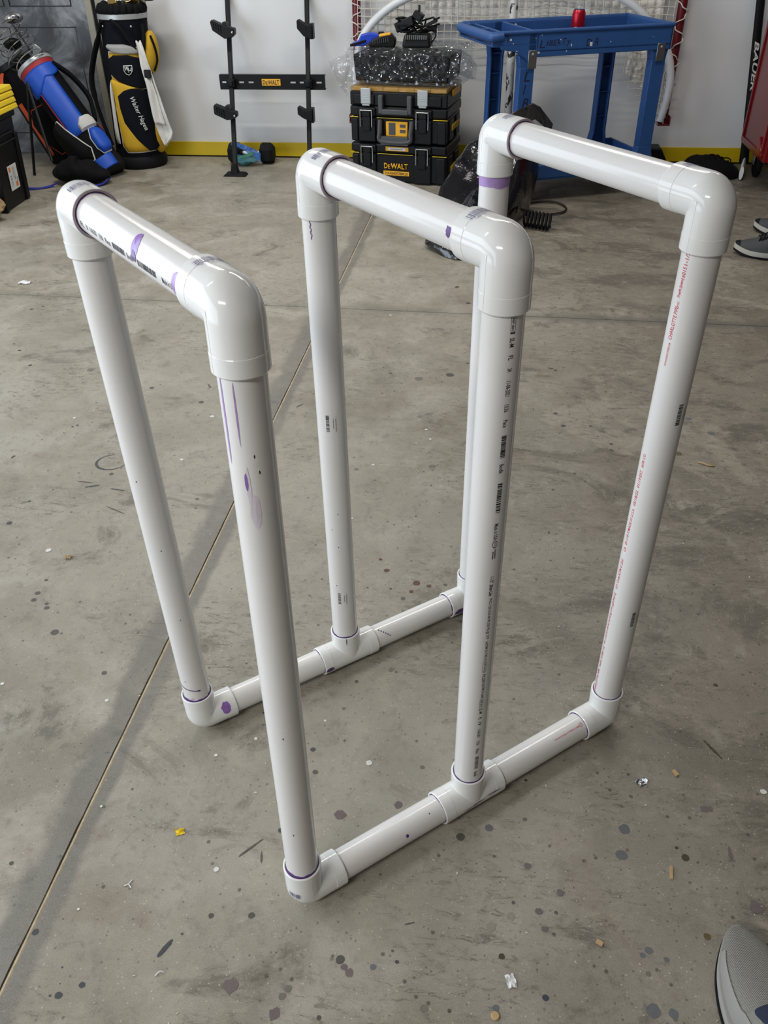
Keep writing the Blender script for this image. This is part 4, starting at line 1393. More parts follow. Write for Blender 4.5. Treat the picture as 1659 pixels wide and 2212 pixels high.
for k, (zz, hh) in enumerate(((0.05, 0.05), (0.26, 0.05), (0.44, 0.05))):
    MB().box((BW + 0.004, 0.175, 0.02), (0.012, 0.16, hh * 0.6)).build('side_clip', M_LOGO if k == 2 else M_YELLOW, (t1, t2, t3)[k], bevel=0.004).location = (0, 0, (0.05, 0.056, 0.040)[k])

# --- tray in clear plastic film on top of the stack
FT = TB @ Matrix.Translation((0.02, 0.01, 0.492))
ft = thing('wrapped_tray', 'dark tray loosely wrapped in clear plastic film on the tool boxes', 'tray', M=FT)
tr = MB().box((0.255, 0.16, 0.070), (0.50, 0.27, 0.125), top=(1.04, 1.04))
tr.build('tray', M_BLACK, ft, bevel=0.008)


def film(u, v):
    a = 2 * pi * u
    x = -0.035 + 0.60 * v
    e = (abs(cos(a)) ** 8 + abs(sin(a)) ** 8) ** (-1 / 8)
    return (x, 0.150 + 0.165 * e * cos(a), 0.074 + 0.086 * e * sin(a))


fb = film_blob(film, 90, 70, 0.016, 13, 2)
for q in fb.v:
    q.z = max(q.z, 0.002)
fb.build('film', M_FILM, ft)


def tail(u, v):
    return (-0.010 - 0.075 * v + 0.09 * (u - 0.5) * v, -0.010 - 0.02 * sin(3 * u), 0.140 - 0.055 * v - 0.17 * u * (0.35 + 0.65 * v) + 0.02 * v)


film_blob(tail, 16, 14, 0.010, 20, 7).build('film_tail', M_FILM, ft)


def tail2(u, v):
    a = 2 * pi * u
    return (0.53 + 0.09 * v, 0.15 + 0.09 * cos(a) * (1 - 0.4 * v * v), 0.10 + (0.055 - 0.02 * v * v) * sin(a) - 0.05 * v)


film_blob(tail2, 30, 12, 0.008, 22, 9).build('film_tail', M_FILM, ft)

# --- loose tools lying on the film
cz = 0.492 + 0.165
CH = TB @ Matrix.Translation((0, 0, cz))
ch = thing('battery_charger', 'black ribbed battery charger beneath the cable tangle, on the film', 'charger', M=CH @ Matrix.Translation((0.345, 0.10, 0)) @ Matrix.Rotation(rad(8), 4, 'Z'))
MB().box((0, 0, 0.030), (0.150, 0.12, 0.060), top=(0.86, 0.8)).build('body', M_BLACK, ch, bevel=0.012, seg=3)
v_ = MB()
for i in range(11):
    v_.box((-0.055 + i * 0.0105, -0.057, 0.046), (0.006, 0.010, 0.020), R=Matrix.Rotation(rad(-25), 3, 'X'))
v_.build('vent_rib', M_GREYP, ch)['kind'] = 'stuff'
MB().tube(smooth_path([(0.072, -0.02, 0.02), (0.095, -0.03, 0.05), (0.085, -0.03, 0.085), (0.055, -0.02, 0.075)], 6), 0.0035, 8).build('cord', M_RUBBER, ch)
rd = thing('power_tool', 'black and yellow handheld tool lying left of the charger', 'power tool', M=CH @ Matrix.Translation((0.165, 0.06, 0)) @ Matrix.Rotation(rad(12), 4, 'Z'))
MB().prism([(-0.06, 0.0), (0.07, 0.0), (0.075, 0.035), (0.05, 0.060), (0.0, 0.052), (-0.055, 0.030), (-0.068, 0.014)], 0.075, Matrix(((1, 0, 0, 0), (0, 0, 1, -0.035), (0, 1, 0, 0), (0, 0, 0, 1)))).build('body', M_BLACK, rd, bevel=0.008, seg=3)
MB().box((0.018, -0.010, 0.056), (0.060, 0.045, 0.010), R=Matrix.Rotation(rad(-8), 3, 'Y')).build('yellow_panel', M_LOGO, rd, bevel=0.003)
v_ = MB()
for i in range(8):
    v_.box((-0.042 + i * 0.011, -0.037, 0.026 + i * 0.0015), (0.004, 0.006, 0.020))
v_.build('grip_rib', M_GREYP, rd)['kind'] = 'stuff'
bl = thing('hand_tool', 'blue plastic tool lying at the left end of the wrapped tray', 'hand tool', M=CH @ Matrix.Translation((0.075, 0.09, 0.0)) @ Matrix.Rotation(rad(14), 4, 'Z'))
MB().prism([(-0.075, 0.0), (-0.02, 0.0), (0.06, 0.030), (0.07, 0.052), (0.02, 0.060), (-0.03, 0.050), (-0.045, 0.022), (-0.08, 0.012)], 0.05, Matrix(((1, 0, 0, 0), (0, 0, 1, -0.025), (0, 1, 0, 0), (0, 0, 0, 1)))).build('body', mat('bright_blue_plastic', (0.01, 0.05, 0.50), 0.4), bl, bevel=0.006, seg=3)
MB().box((-0.045, -0.02, 0.014), (0.085, 0.022, 0.012), R=Matrix.Rotation(rad(-14), 3, 'Y')).box((0.075, 0, 0.055), (0.03, 0.03, 0.014)).build('trigger', M_BLACK, bl, bevel=0.003)
cb = thing('cable_tangle', 'tangle of black chargers and cables heaped on the battery charger', 'cables', M=CH @ Matrix.Translation((0.335, 0.11, 0.060)))
rc = random.Random(3)
for i in range(12):
    pts = [(rc.uniform(-.06, .07), rc.uniform(-.05, .05), rc.uniform(.008, .055))]
    for k in range(6):
        pts.append((max(-.09, min(.11, pts[-1][0] + rc.uniform(-.07, .07))), rc.uniform(-.05, .05), max(.006, min(.065, pts[-1][2] + rc.uniform(-.03, .03)))))
    MB().tube(smooth_path(pts, 5), 0.0042, 7).build('cable', M_RUBBER, cb)
MB().box((-0.055, -0.01, 0.040), (0.10, 0.06, 0.045), R=Matrix.Rotation(rad(-22), 3, 'Y')).build('power_brick', M_BLACK, cb, bevel=0.006)
MB().box((0.01, 0.0, 0.075), (0.05, 0.05, 0.035), R=Matrix.Rotation(rad(30), 3, 'Y')).build('power_brick', M_BLACK, cb, bevel=0.005)
MB().box((0.085, -0.02, 0.048), (0.06, 0.022, 0.016), R=Matrix.Rotation(rad(-25), 3, 'Y')).build('plug', M_BLACK, cb, bevel=0.003)
MB().box((0.015, 0.0, 0.108), (0.010, 0.010, 0.03)).build('plug', M_BLACK, cb, bevel=0.002)

# --- hockey goal standing up against the wall
GO = V((0.33, 4.45, 0.245))
goal = thing('hockey_goal', 'hockey goal hung on the back wall, red posts, white hoop and cord net', 'hockey goal', GO)
for x in (-0.539, 1.193):
    MB().tube([(x, 4.56, 0.233), (x, 4.56, 0.9), (x, 4.56, 1.50)], 0.024, 16).build('post', M_REDP, goal, org=GO)
    MB().box((x - 0.012, 4.51, 0.237), (0.066, 0.11, 0.008)).box((x - 0.043, 4.50, 0.255), (0.006, 0.07, 0.045)).box((x + 0.02, 4.50, 0.255), (0.006, 0.07, 0.045)).build('base_bracket', M_REDP, goal, org=GO, bevel=0.002)
MB().tube([(-0.539, 4.56, 1.50), (0.3, 4.56, 1.50), (1.193, 4.56, 1.50)], 0.024, 16).build('crossbar', M_REDP, goal, org=GO)
hp = [(-0.522, 0.254), (-0.538, 0.364), (-0.534, 0.49), (-0.522, 0.598), (-0.492, 0.669), (-0.44, 0.731), (-0.363, 0.791), (-0.276, 0.836), (-0.104, 0.89), (0.321, 0.926), (0.727, 0.89), (0.88, 0.831), (0.999, 0.752), (1.122, 0.62), (1.173, 0.49), (1.176, 0.364), (1.159, 0.254)]
MB().tube(smooth_path([(x, 4.47, z) for x, z in hp], 6), 0.0205, 16).build('hoop', M_WHITEP, goal, org=GO)
net = MB()
cell = 0.0365


def npos(x, z):
    n = mnoise.noise(V((x * 6, z * 6, 1)))
    n2 = mnoise.noise(V((x * 14, z * 14, 5)))
    return V((x + 0.006 * n2, 4.525 + 0.010 * n, z + 0.006 * n - 0.006 * abs(sin(x * 6))))


nx = int(1.71 / cell)
for i in range(nx + 1):
    x = -0.528 + i * cell
    zb = 0.612 if x < 0.75 else max(0.30, 0.612 - (x - 0.75) * 0.9)
    net.tube([npos(x, zb + k * cell / 2) for k in range(int((1.30 - zb) / cell * 2))], 0.0021, 5)
for k in range(9):
    z = 0.612 + k * cell
    net.tube([npos(-0.528 + i * cell / 2, z) for i in range(nx * 2 + 1)], 0.0021, 5)
for k in range(8):
    z = 0.30 + k * cell
    x0 = 0.75 + (0.612 - z) / 0.9
    net.tube([npos(x0 + (1.182 - x0) * i / 12, z) for i in range(13)], 0.0021, 5)
net.build('net', M_CORD, goal, org=GO)['kind'] = 'stuff'
lac = MB()
for x in (-0.539, 1.193):
    pts = []
    for i in range(150):
        z = 0.60 + i * 0.0045 if x < 0 else 0.42 + i * 0.0055
        a = i * 0.30
        pts.append((x + 0.028 * cos(a) + 0.006 * sin(i), 4.557 - 0.027 * abs(sin(a)) - 0.002, z))
    lac.tube(pts, 0.0030, 5)
hq = smooth_path([(x, 4.47, z) for x, z in hp], 10)
pts = []
for i, p in enumerate(hq):
    for k in range(2):
        a = (i * 2 + k) * 0.9
        pts.append((p.x + 0.024 * cos(a), 4.48 + 0.020 * sin(a), p.z + 0.024 * sin(a * 1.0)))
lac.tube(pts, 0.0022, 5)
lac.build('net_lacing', M_CORD, goal, org=GO)['kind'] = 'stuff'
M_SKIRT = mat('white_canvas', (0.80, 0.78, 0.73), 0.9, var=0.10, scale=14, bump=0.5, bscale=70)


def skirt(x0, x1, z0, z1, y, amp, seed, topf=None):
    def f(u, v):
        x = x0 + (x1 - x0) * u
        zt = z1
        z = z0 + (zt - z0) * v
        p = V((x, y, z))
        puck = (abs(sin(x * pi / 0.046)) * abs(sin(z * pi / 0.046))) ** 0.6
        return p + V((0, -0.018 * puck + amp * mnoise.noise(p * 9 + V((seed, 0, 0))) + amp * .5 * mnoise.noise(p * 25), amp * .5 * mnoise.noise(V((x * 12, seed, 0)))))
    return f


MB().grid(skirt(-0.16, 1.10, 0.722, 1.25, 4.570, 0.012, 1), 150, 50).build('canvas_skirt', M_SKIRT, goal, org=GO)
MB().grid(lambda u, v: V((-0.40 + 0.25 * u + 0.07 * v, 4.580 + 0.010 * mnoise.noise(V((u * 3, v * 5, 2))), 0.60 + 0.42 * v)), 20, 30).build('canvas_skirt', M_SKIRT, goal, org=GO)
MB().grid(lambda u, v: V((0.945 + 0.15 * u + 0.03 * v * (1 - u), 4.570 + 0.016 * mnoise.noise(V((u * 3.5, v * 6, 8))) + 0.01 * mnoise.noise(V((u * 9, v * 12, 8))), 0.40 + 0.08 * (1 - u) ** 2 + (0.34 - 0.08 * (1 - u) ** 2) * v)), 24, 40).build('canvas_skirt', M_SKIRT, goal, org=GO)

# --- white pole with black chips
PO = V((0.313, 4.33, 0))


def pole_mat():
    g = G('chipped_white_paint')
    c = g.coord()
    mp = g.n('ShaderNodeMapping', Vector=c, Scale=(1, 1, 0.55))
    n = g.noise(mp.outputs[0], 17, 3, 0.6, 1.0)
    g.set(g.b.inputs['Base Color'], g.mix(g.step(n, 0.55, 0.58), (0.60, 0.60, 0.58), (0.02, 0.02, 0.02)))
    g.b.inputs['Roughness'].default_value = 0.45
    return g.m


pole = MB().tube([(0.322, 4.33, 0), (0.316, 4.37, 0.45), (0.309, 4.415, 0.9), (0.305, 4.44, 1.3)], 0.0215, 20).build('pole', pole_mat(), org=PO)
pole.location = PO
tag(pole, 'white pole with black chipped patches standing behind the blue cart', 'pole')
ps = MB().tube([(0.355, 4.60, 0.0), (0.335, 4.60, 0.9), (0.33, 4.60, 1.3)], 0.017, 4, up=(1, -1, 0)).build('edge_strip', M_WHITEP, org=(0.355, 4.60, 0))
ps.location = (0.355, 4.60, 0)
tag(ps, 'thin pale strip standing on the wall behind the chipped pole', 'strip')

# ------------------------------------------------------------------ golf bags in the left corner


def patch(mb, prof_r, cx, rows, bulge, lift=0.002, n=14, edge=0.003):
    """padded panel on a round bag. rows: (z, x_left, x_right) seen from the front; prof_r(z) radius of the bag"""
    K = len(rows)
    dens = []
    for i in range(K - 1):
        for s in range(4):
            t = s / 4
            dens.append(tuple(rows[i][q] + (rows[i + 1][q] - rows[i][q]) * t for q in range(3)))
    dens.append(rows[-1])
    m = len(dens)
    vs = []
    for i, (z, xl, xr) in enumerate(dens):
        r = prof_r(z)
        al = math.asin(max(-.999, min(.999, (xl - cx) / r)))
        ar = math.asin(max(-.999, min(.999, (xr - cx) / r)))
        ez = 1 - abs(2 * i / (m - 1) - 1) ** 5
        for j in range(n + 1):
            t = j / n
            a = al + (ar - al) * t
            ex = 1 - abs(2 * t - 1) ** 5
            k = r + lift + bulge * (ez * ex) ** 0.6
            vs.append((cx + k * sin(a), -k * cos(a), z))
        # skirt back to the bag
    fs = []
    w = n + 1
    for i in range(m - 1):
        for j in range(n):
            fs.append((i * w + j, i * w + j + 1, (i + 1) * w + j + 1, (i + 1) * w + j))
    mb.add(vs, fs)
    rim = [vs[j] for j in range(w)] + [vs[i * w + n] for i in range(1, m)] + [vs[(m - 1) * w + j] for j in range(n - 1, -1, -1)] + [vs[i * w] for i in range(m - 2, 0, -1)]
    return rim


def club(parent_M, label, group, kind, p0, p1, col, seed):
    """a golf club: shaft from p0 down in the bag to p1, head at p1"""
    t = thing('golf_club', label, 'golf club', M=parent_M, group=group)
    p0, p1 = V(p0), V(p1)
    MB().tube([p0, (p0 + p1) / 2, p1], [0.0065, 0.005, 0.0045], 8).build('shaft', M_STEEL if kind == 'iron' else M_BLACKM, t)
    d = (p1 - p0).normalized()
    a = Matrix.Translation(p1) @ Matrix.Rotation(seed, 4, 'Z') @ Matrix.Rotation(0.35, 4, 'X')
    if kind == 'iron':
        MB().prism([(-.008, -.004), (.012, -.012), (.060, -.014), (.068, .000), (.064, .030), (.046, .034), (.012, .014), (-.006, .012)], 0.009,
                   a @ Matrix(((1, 0, 0, 0), (0, 0, 1, 0), (0, 1, 0, 0), (0, 0, 0, 1)))).build('head', col, t, bevel=0.003)
    elif kind == 'putter':
        MB().prism([(-.045, -.012), (.045, -.012), (.050, .02), (.02, .045), (-.02, .045), (-.050, .02)], 0.022, a).build('head', col, t, bevel=0.004)
        MB().lathe([(.012, .0), (.012, .024)], 16, a @ Matrix.Translation((0, .016, 0))).build('alignment_dot', M_BLACK, t)
    else:
        MB().ball((0.035, 0.0, 0.012), (0.055, 0.048, 0.028), 18, 10, a).build('head', col, t)
        MB().tube([a @ V((0, 0, 0.0)), a @ V((0.008, 0, 0.02))], 0.008, 8).build('hosel', M_BLACK, t)
    return t


# --- yellow and black bag, upright
GA = Matrix.Translation((-1.862, 4.425, 0))
ga = thing('golf_bag', 'upright black and yellow golf bag with white piping against the wall', 'golf bag', M=GA, group='golf bags in the corner')


def ra_(z):
    return 0.148 if z < 0.05 else 0.135 - 0.008 * sin(z * 4)


def leanA(p):
    """the bag leans a little to the right towards its top"""
    p = V(p)
    return V((p.x + 0.045 * p.z, p.y + 0.02 * p.z, p.z))


def leaned(mb):
    mb.v = [leanA(p) for p in mb.v]
    return mb


body = MB().lathe([(0.142, 0.055), (0.137, 0.12), (0.134, 0.3), (0.128, 0.5), (0.128, 0.68), (0.132, 0.775)], 36, sx=1.0, sy=0.95)
leaned(body).build('body', M_NAVY, ga)
bs = MB().lathe([(0.150, 0.0), (0.158, 0.012), (0.158, 0.045), (0.146, 0.066), (0.140, 0.070)], 36, sx=1.0, sy=0.92)
leaned(bs).build('base', M_RUBBER, ga, bevel=0.002)
cl = MB().lathe([(0.133, 0.763), (0.137, 0.765), (0.137, 0.787), (0.130, 0.789), (0.112, 0.786), (0.108, 0.763)], 40, sy=0.95, caps=False)
leaned(cl).build('collar', M_SILVER, ga)
tp = MB()
for i in range(22):
    a = 2 * pi * i / 22
    tp.ball((0.114 * cos(a), 0.108 * sin(a), 0.808 + 0.014 * mnoise.noise(V((cos(a) * 2, sin(a) * 2, 1)))), (0.026, 0.024, 0.030), 10, 6)
leaned(tp).build('padded_top', M_NYLON, ga)
dv = MB().box((0.0, 0.0, 0.795), (0.20, 0.012, 0.05)).box((0.03, 0.0, 0.795), (0.012, 0.18, 0.05))
leaned(dv).build('divider', M_YELLOW, ga)
bags = [('pocket', M_YELLOW, [(0.095, -.02, .125), (0.13, -.045, .128), (0.18, -.048, .128), (0.26, -.055, .112), (0.333, -.060, .128), (0.393, -.060, .118), (0.44, -.062, .07), (0.468, -.060, -.015), (0.481, -.058, -.04)], 0.030),
        ('pocket', M_YELLOW, [(0.425, .06, .118), (0.45, -.02, .124), (0.49, -.060, .122), (0.535, -.060, .118), (0.585, -.060, .110), (0.612, -.060, .088)], 0.024)]


def plane_rows(rows):
    return [(z, a, b) for z, a, b in rows]


for nm, m, rows, bu in bags:
    mb = MB()
    rim = patch(mb, ra_, 0, rows, bu)
    p = leaned(mb).build(nm, m, ga)
    MB().tube([leanA(q) for q in rim], 0.0040, 6, closed=True).build('piping', M_WHITEF, p)
for rows, lift, nm in (([(0.103, .088, .112), (0.124, .075, .124), (0.173, .042, .124), (0.26, -.005, .110), (0.333, -.018, .124), (0.397, -.022, .116), (0.425, .010, .085), (0.435, .040, .062)], 0.032, 'panel'),
                       ([(0.430, .085, .112), (0.445, .045, .120), (0.470, -.01, .120), (0.505, -.045, .118), (0.55, -.050, .112), (0.582, -.046, .092), (0.60, -.02, .045)], 0.026, 'panel')):
    mb = MB()
    patch(mb, ra_, 0, rows, 0.004, lift)
    p = leaned(mb).build(nm, M_NAVY, ga)
    if lift < 0.03:
        sh = MB()
        r = 0.1285 + 0.036
        ou = [(-.024, .024), (.024, .024), (.024, -.004), (.014, -.018), (0, -.026), (-.014, -.018), (-.024, -.004)]

        def wrap(x, z):
            a = 0.33 + x / r
            return leanA((r * sin(a), -r * cos(a), 0.527 + z))

        k = len(ou)
        vs = [wrap(x, z) for x, z in ou] + [wrap(x * .86, z * .86) for x, z in ou]
        sh.add(vs, [(i, (i + 1) % k, k + (i + 1) % k, k + i) for i in range(k)])
        for s, x0, z0, w in (('W', -.019, -.004, .022), ('H', .0, -.012, .019)):
            tm = MB()
            put_text(tm, s, Matrix.Identity(4), w, .023, True)
            sh.add([wrap(x0 + q.x, z0 + q.y) for q in tm.v], tm.f)
        sh.build('shield_emblem', M_WHITEF, p, solid=0.002)
    else:
        tm = MB()
        put_text(tm, 'Walter Hagen', Matrix.Identity(4), 0.185, 0.034, False, 0.35)
        r = 0.1285 + 0.0425
        th = rad(-70)

        def wrap2(x, y):
            a = 0.22 + (x * cos(th) - y * sin(th)) / r
            return leanA((r * sin(a), -r * cos(a), 0.385 + x * sin(th) + y * cos(th)))

        MB().add([wrap2(q.x, q.y) for q in tm.v], tm.f).build('embroidered_script', M_WHITEF, p, solid=0.0025)
mb = MB()
patch(mb, ra_, 0, [(0.600, .050, .112), (0.612, -.035, .118), (0.635, -.062, .100), (0.650, -.060, .030)], 0.030, 0.004)
leaned(mb).build('grey_yoke', M_GREYF, ga)
mb = MB()
patch(mb, lambda z: 0.137, 0, [(0.14, -.084, -.058), (0.25, -.078, -.062), (0.38, -.074, -.062), (0.47, -.070, -.060)], 0.014, 0.004)
leaned(mb).build('white_side_strip', M_WHITEF, ga)
sp = MB().ball((0.150, -0.02, 0.60), (0.040, 0.060, 0.105), 18, 12)
spo = leaned(sp).build('side_pocket', M_YELLOW, ga)
leaned(MB().tube(smooth_path([(0.170, -.068, .685), (0.188, -.060, .62), (0.190, -.055, .56), (0.168, -.060, .51)], 4), 0.006, 8)).build('zip_band', M_NYLON, spo)
leaned(MB().tube(smooth_path([(0.13, -.06, .74), (0.135, -.075, .68), (0.13, -.09, .62)], 4), 0.011, 8)).build('side_strap', M_NYLON, ga)
low = MB().ball((0.140, -0.01, 0.19), (0.040, 0.075, 0.12), 18, 12)
leaned(low).build('side_pocket', M_YELLOW, ga)
leaned(MB().tube(smooth_path([(-.075, -.125, .76), (-.125, -.10, .66), (-.170, -.09, .56), (-.195, -.09, .47), (-.185, -.10, .37), (-.155, -.11, .25), (-.115, -.12, .13)], 6), [0.014] * 6 + [0.020] * 18 + [0.014] * 13, 8, flat=0.5)).build('shoulder_strap', M_NYLON, ga)
leaned(MB().tube(smooth_path([(-.02, -.135, .765), (.03, -.14, .735), (.075, -.135, .665), (.105, -.11, .62)], 5), 0.013, 8, flat=0.5)).build('grab_handle', M_NYLON, ga)
for i, (x, z) in enumerate(((-.075, .735), (.085, .733))):
    leaned(MB().lathe([(0.006, 0), (0.006, 0.003), (0.003, 0.005)], 10, frame((x, -.114, z), (0, -1, 0)))).build('rivet', M_STEEL, ga)
GC = 'clubs in the yellow and black golf bag'
for args in (('brass coloured iron head at the left front of the yellow bag', 'iron', (-.03, -.02, .2), (-.012, -.035, .838), M_GOLD, 2.6),
             ('white coloured iron in the middle of the yellow golf bag', 'iron', (.0, 0, .2), (.018, -.02, .850), M_SILVER, 0.4),
             ('second brass coloured iron in the yellow bag, beside the white one', 'iron', (.02, -.02, .2), (.050, -.045, .832), M_GOLD, 0.2),
             ('large black driver leaning out at the right of the yellow bag', 'wood', (.05, .01, .2), (.135, .0, .862), M_BLACK, 0.0),
             ('bright steel iron beside the black driver in the yellow bag', 'iron', (.06, -.01, .2), (.085, -.02, .845), M_STEEL, 0.2)):
    club(GA, args[0], GC, args[1], leanA(args[2]), leanA(args[3]), args[4], args[5])

# --- towel hanging off the bag
tow = [(.664, -1.722, -1.695, 4.300), (.62, -1.712, -1.676, 4.290), (.56, -1.708, -1.664, 4.285), (.50, -1.700, -1.650, 4.285), (.44, -1.692, -1.636, 4.285),
       (.378, -1.690, -1.622, 4.285), (.294, -1.684, -1.602, 4.285), (.245, -1.676, -1.592, 4.285), (.205, -1.665, -1.583, 4.285), (.172, -1.655, -1.596, 4.285), (.140, -1.640, -1.632, 4.285)]


def towel(u, v):
    f = v * (len(tow) - 1)
    i = min(int(f), len(tow) - 2)
    t = f - i
    z, a, b, y = [tow[i][q] + (tow[i + 1][q] - tow[i][q]) * t for q in range(4)]
    return (a + (b - a) * u, y - 0.012 * sin(u * 7 + v * 2) * (0.3 + v) - 0.01 * mnoise.noise(V((u * 3, v * 6, 2))), z + 0.006 * sin(u * 9))


TO = V((-1.66, 4.285, 0.14))
tw = thing('golf_towel', 'white towel hanging from the right side of the yellow golf bag', 'towel', TO)
MB().grid(towel, 22, 44).build('cloth', M_TOWEL, tw, org=TO, solid=0.006)


def towel2(u, v):
    q = V(towel(0.02 + u * 0.62, 0.32 + v * 0.36))
    return q + V((0.006, -0.016, 0.0))


MB().grid(towel2, 12, 16).build('folded_flap', M_TOWEL, tw, org=TO, solid=0.005)
MB().box((-1.672, 4.268, 0.512), (0.036, 0.018, 0.040)).build('black_clip', M_BLACK, tw, org=TO, bevel=0.003)

# --- blue and black stand bag, leaning to the left
BB0, BB1 = V((-1.985, 4.180, 0.060)), V((-2.320, 4.300, 0.520))
GB = frame(BB0, BB1 - BB0, (0.5, -1, 0.2))         # local x faces the camera
LB = (BB1 - BB0).length
gb = thing('golf_bag', 'blue, black and red stand golf bag leaning left in the corner', 'golf bag', M=GB, group='golf bags in the corner')
MB().lathe([(0.088, 0.0), (0.096, 0.03), (0.098, 0.2), (0.094, LB - 0.05), (0.098, LB)], 32).build('body', M_NYLON, gb)
MB().lathe([(0.085, -0.075), (0.098, -0.060), (0.100, 0.0), (0.094, 0.02)], 32).build('base', M_RUBBER, gb, bevel=0.003)


def strip(a0, a1, z0, z1, r, n=8, m=10, th=0.0):
    mb = MB()
    mb.grid(lambda u, v: ((r + th * sin(pi * u)) * cos(rad(a0 + (a1 - a0) * u)), (r + th * sin(pi * u)) * sin(rad(a0 + (a1 - a0) * u)), z0 + (z1 - z0) * v), n, m)
    return mb


strip(-40, 32, 0.17, LB - 0.05, 0.0985).build('blue_spine', M_BLUEF, gb, solid=0.004)
strip(-43, -40, 0.0, LB - 0.06, 0.1005, 2).build('red_piping', M_REDF, gb, solid=0.004)
strip(-46, 40, -0.055, 0.015, 0.1015).build('blue_base_patch', M_BLUEF, gb, solid=0.004)


def cuff(u, v):
    a = rad(-150 + 240 * u)
    zb = LB - 0.045 - 0.105 * max(0, sin((u - 0.05) * pi * 1.1)) * (0.35 + 0.65 * (cos((u - 0.22) * 9) > -2) * abs(cos((u - 0.30) * 4.4)))
    return (0.101 * cos(a), 0.101 * sin(a), zb + (LB - 0.012 - zb) * v)


MB().grid(cuff, 40, 6).build('blue_cuff', M_BLUEF, gb, solid=0.004)
MB().lathe([(0.099, LB - 0.014), (0.104, LB - 0.014), (0.104, LB + 0.012), (0.097, LB + 0.014)], 36, caps=False).build('red_band', M_REDF, gb)
MB().lathe([(0.098, LB + 0.010), (0.108, LB + 0.012), (0.108, LB + 0.034), (0.100, LB + 0.038), (0.088, LB + 0.034), (0.086, LB - 0.02)], 36, caps=False).build('white_rim', M_SILVER, gb, bevel=0.002)
mb = MB()
rim = patch(mb, lambda z: 0.100, 0, [(0.02, -.045, .06), (0.08, -.07, .075), (0.16, -.075, .05), (0.24, -.06, .02), (0.30, -.03, .0)], 0.045)
Mr = Matrix.Rotation(rad(35), 4, 'Z')
mb.v = [Mr @ p for p in mb.v]
p = mb.build('side_pocket', M_NYLON, gb)
MB().tube([Mr @ V(q) for q in rim], 0.0042, 6, closed=True).build('piping', M_WHITEF, p)
mb = MB()
patch(mb, lambda z: 0.100, 0, [(0.060, -.05, .02), (0.11, -.06, .045), (0.150, -.055, .010)], 0.004, 0.042)
mb.v = [Mr @ q for q in mb.v]
mb.build('blue_panel', M_BLUEF, p)
mb = MB()
rim = patch(mb, lambda z: 0.100, 0, [(0.02, -.02, .03), (0.06, -.035, .045), (0.12, -.035, .045), (0.17, -.015, .02)], 0.034)
Mr2 = Matrix.Rotation(rad(120), 4, 'Z')
mb.v = [Mr2 @ q for q in mb.v]
p = mb.build('ball_pocket', M_BLUEF, gb)
MB().tube([Mr2 @ V(q) for q in rim], 0.0042, 6, closed=True).build('piping', M_WHITEF, p)
mb = MB()
patch(mb, lambda z: 0.100, 0, [(0.17, -.05, .05), (0.21, -.05, .05), (0.245, -.02, .03)], 0.020, 0.004)
mb.v = [Mr2 @ q for q in mb.v]
mb.build('white_gusset', M_WHITEF, gb)
strip(75, 150, 0.145, 0.175, 0.106, 8, 3).build('red_band', M_REDF, gb, solid=0.004)
MB().tube(smooth_path([(.04, .09, LB - .02), (.02, .135, LB - .12), (.0, .15, LB - .24), (.02, .125, .26), (.04, .10, .2)], 6), 0.022, 8, flat=0.5).build('shoulder_strap', M_NYLON, gb)
inv = GB.inverted()
for q in ((-2.405, 4.13, 0.0), (-2.24, 4.06, 0.10)):
    top = V((0.05, -0.085, LB - 0.03))
    MB().tube([top, (top + inv @ V(q)) / 2, inv @ V(q)], 0.008, 8).build('stand_leg', M_BLACKM, gb)
GCB = 'clubs in the blue golf bag'
for lab, kd, p0, p1, c, sd in (('grey slotted putter head sticking out of the blue bag', 'putter', (.02, -.03, .1), (.045, -.055, LB + .10), M_GREYP, 1.2),
                               ('long black shafted club reaching up left out of the blue bag', 'wood', (.0, .02, .1), (.02, .035, LB + .27), M_CHROME, 2.4),
                               ('grey iron low in the mouth of the blue bag', 'iron', (.03, .02, .1), (.03, .03, LB + .06), M_SILVER, 0.8),
                               ('black headed club at the back of the blue bag', 'wood', (-.03, -.02, .1), (-.02, -.04, LB + .19), M_BLACK, 2.9)):
    club(GB, lab, GCB, kd, p0, p1, c, sd)
co = thing('wire_coil', 'loose spiral of shiny wire around the clubs of the blue bag', 'wire coil', M=GB @ Matrix.Translation((0.02, 0, LB + 0.02)))
pts = [(0.108 * (1 + 0.05 * sin(i * .21)) * cos(i * 0.24), 0.095 * sin(i * 0.24) - 0.01 + 0.012 * sin(i * .1), 0.0 + i * 0.00138) for i in range(182)]
MB().tube(pts, 0.0026, 6).build('wire', M_CHROME, co)

# --- black and orange bag behind the tote
BC0, BC1 = V((-2.335, 4.47, 0.050)), V((-2.56, 4.50, 0.50))
GCM = frame(BC0, BC1 - BC0, (0.25, -1, 0.15))
LC = (BC1 - BC0).length
gc = thing('golf_bag', 'black golf bag with orange trim between the tote and the blue bag', 'golf bag', M=GCM, group='golf bags in the corner')
MB().lathe([(0.105, -0.045), (0.115, -0.02), (0.112, 0.2), (0.108, LC)], 30).build('body', M_NYLON, gc)
MB().lathe([(0.108, LC - 0.01), (0.118, LC), (0.118, LC + 0.03), (0.10, LC + 0.035)], 30, caps=False).build('collar', M_BLACK, gc)
mb = MB()
rim = patch(mb, lambda z: 0.114, 0, [(0.0, -.03, .08), (0.08, -.07, .09), (0.2, -.075, .08), (0.27, -.05, .05)], 0.04)
Mr3 = Matrix.Rotation(rad(100), 4, 'Z')
mb.v = [Mr3 @ q for q in mb.v]
p = mb.build('side_pocket', M_NYLON, gc)
MB().tube([Mr3 @ V(q) for q in rim], 0.0035, 6, closed=True).build('piping', M_ORANGE, p)
strip(22, 40, 0.04, 0.26, 0.158).build('orange_band', M_ORANGE, gc, solid=0.004)
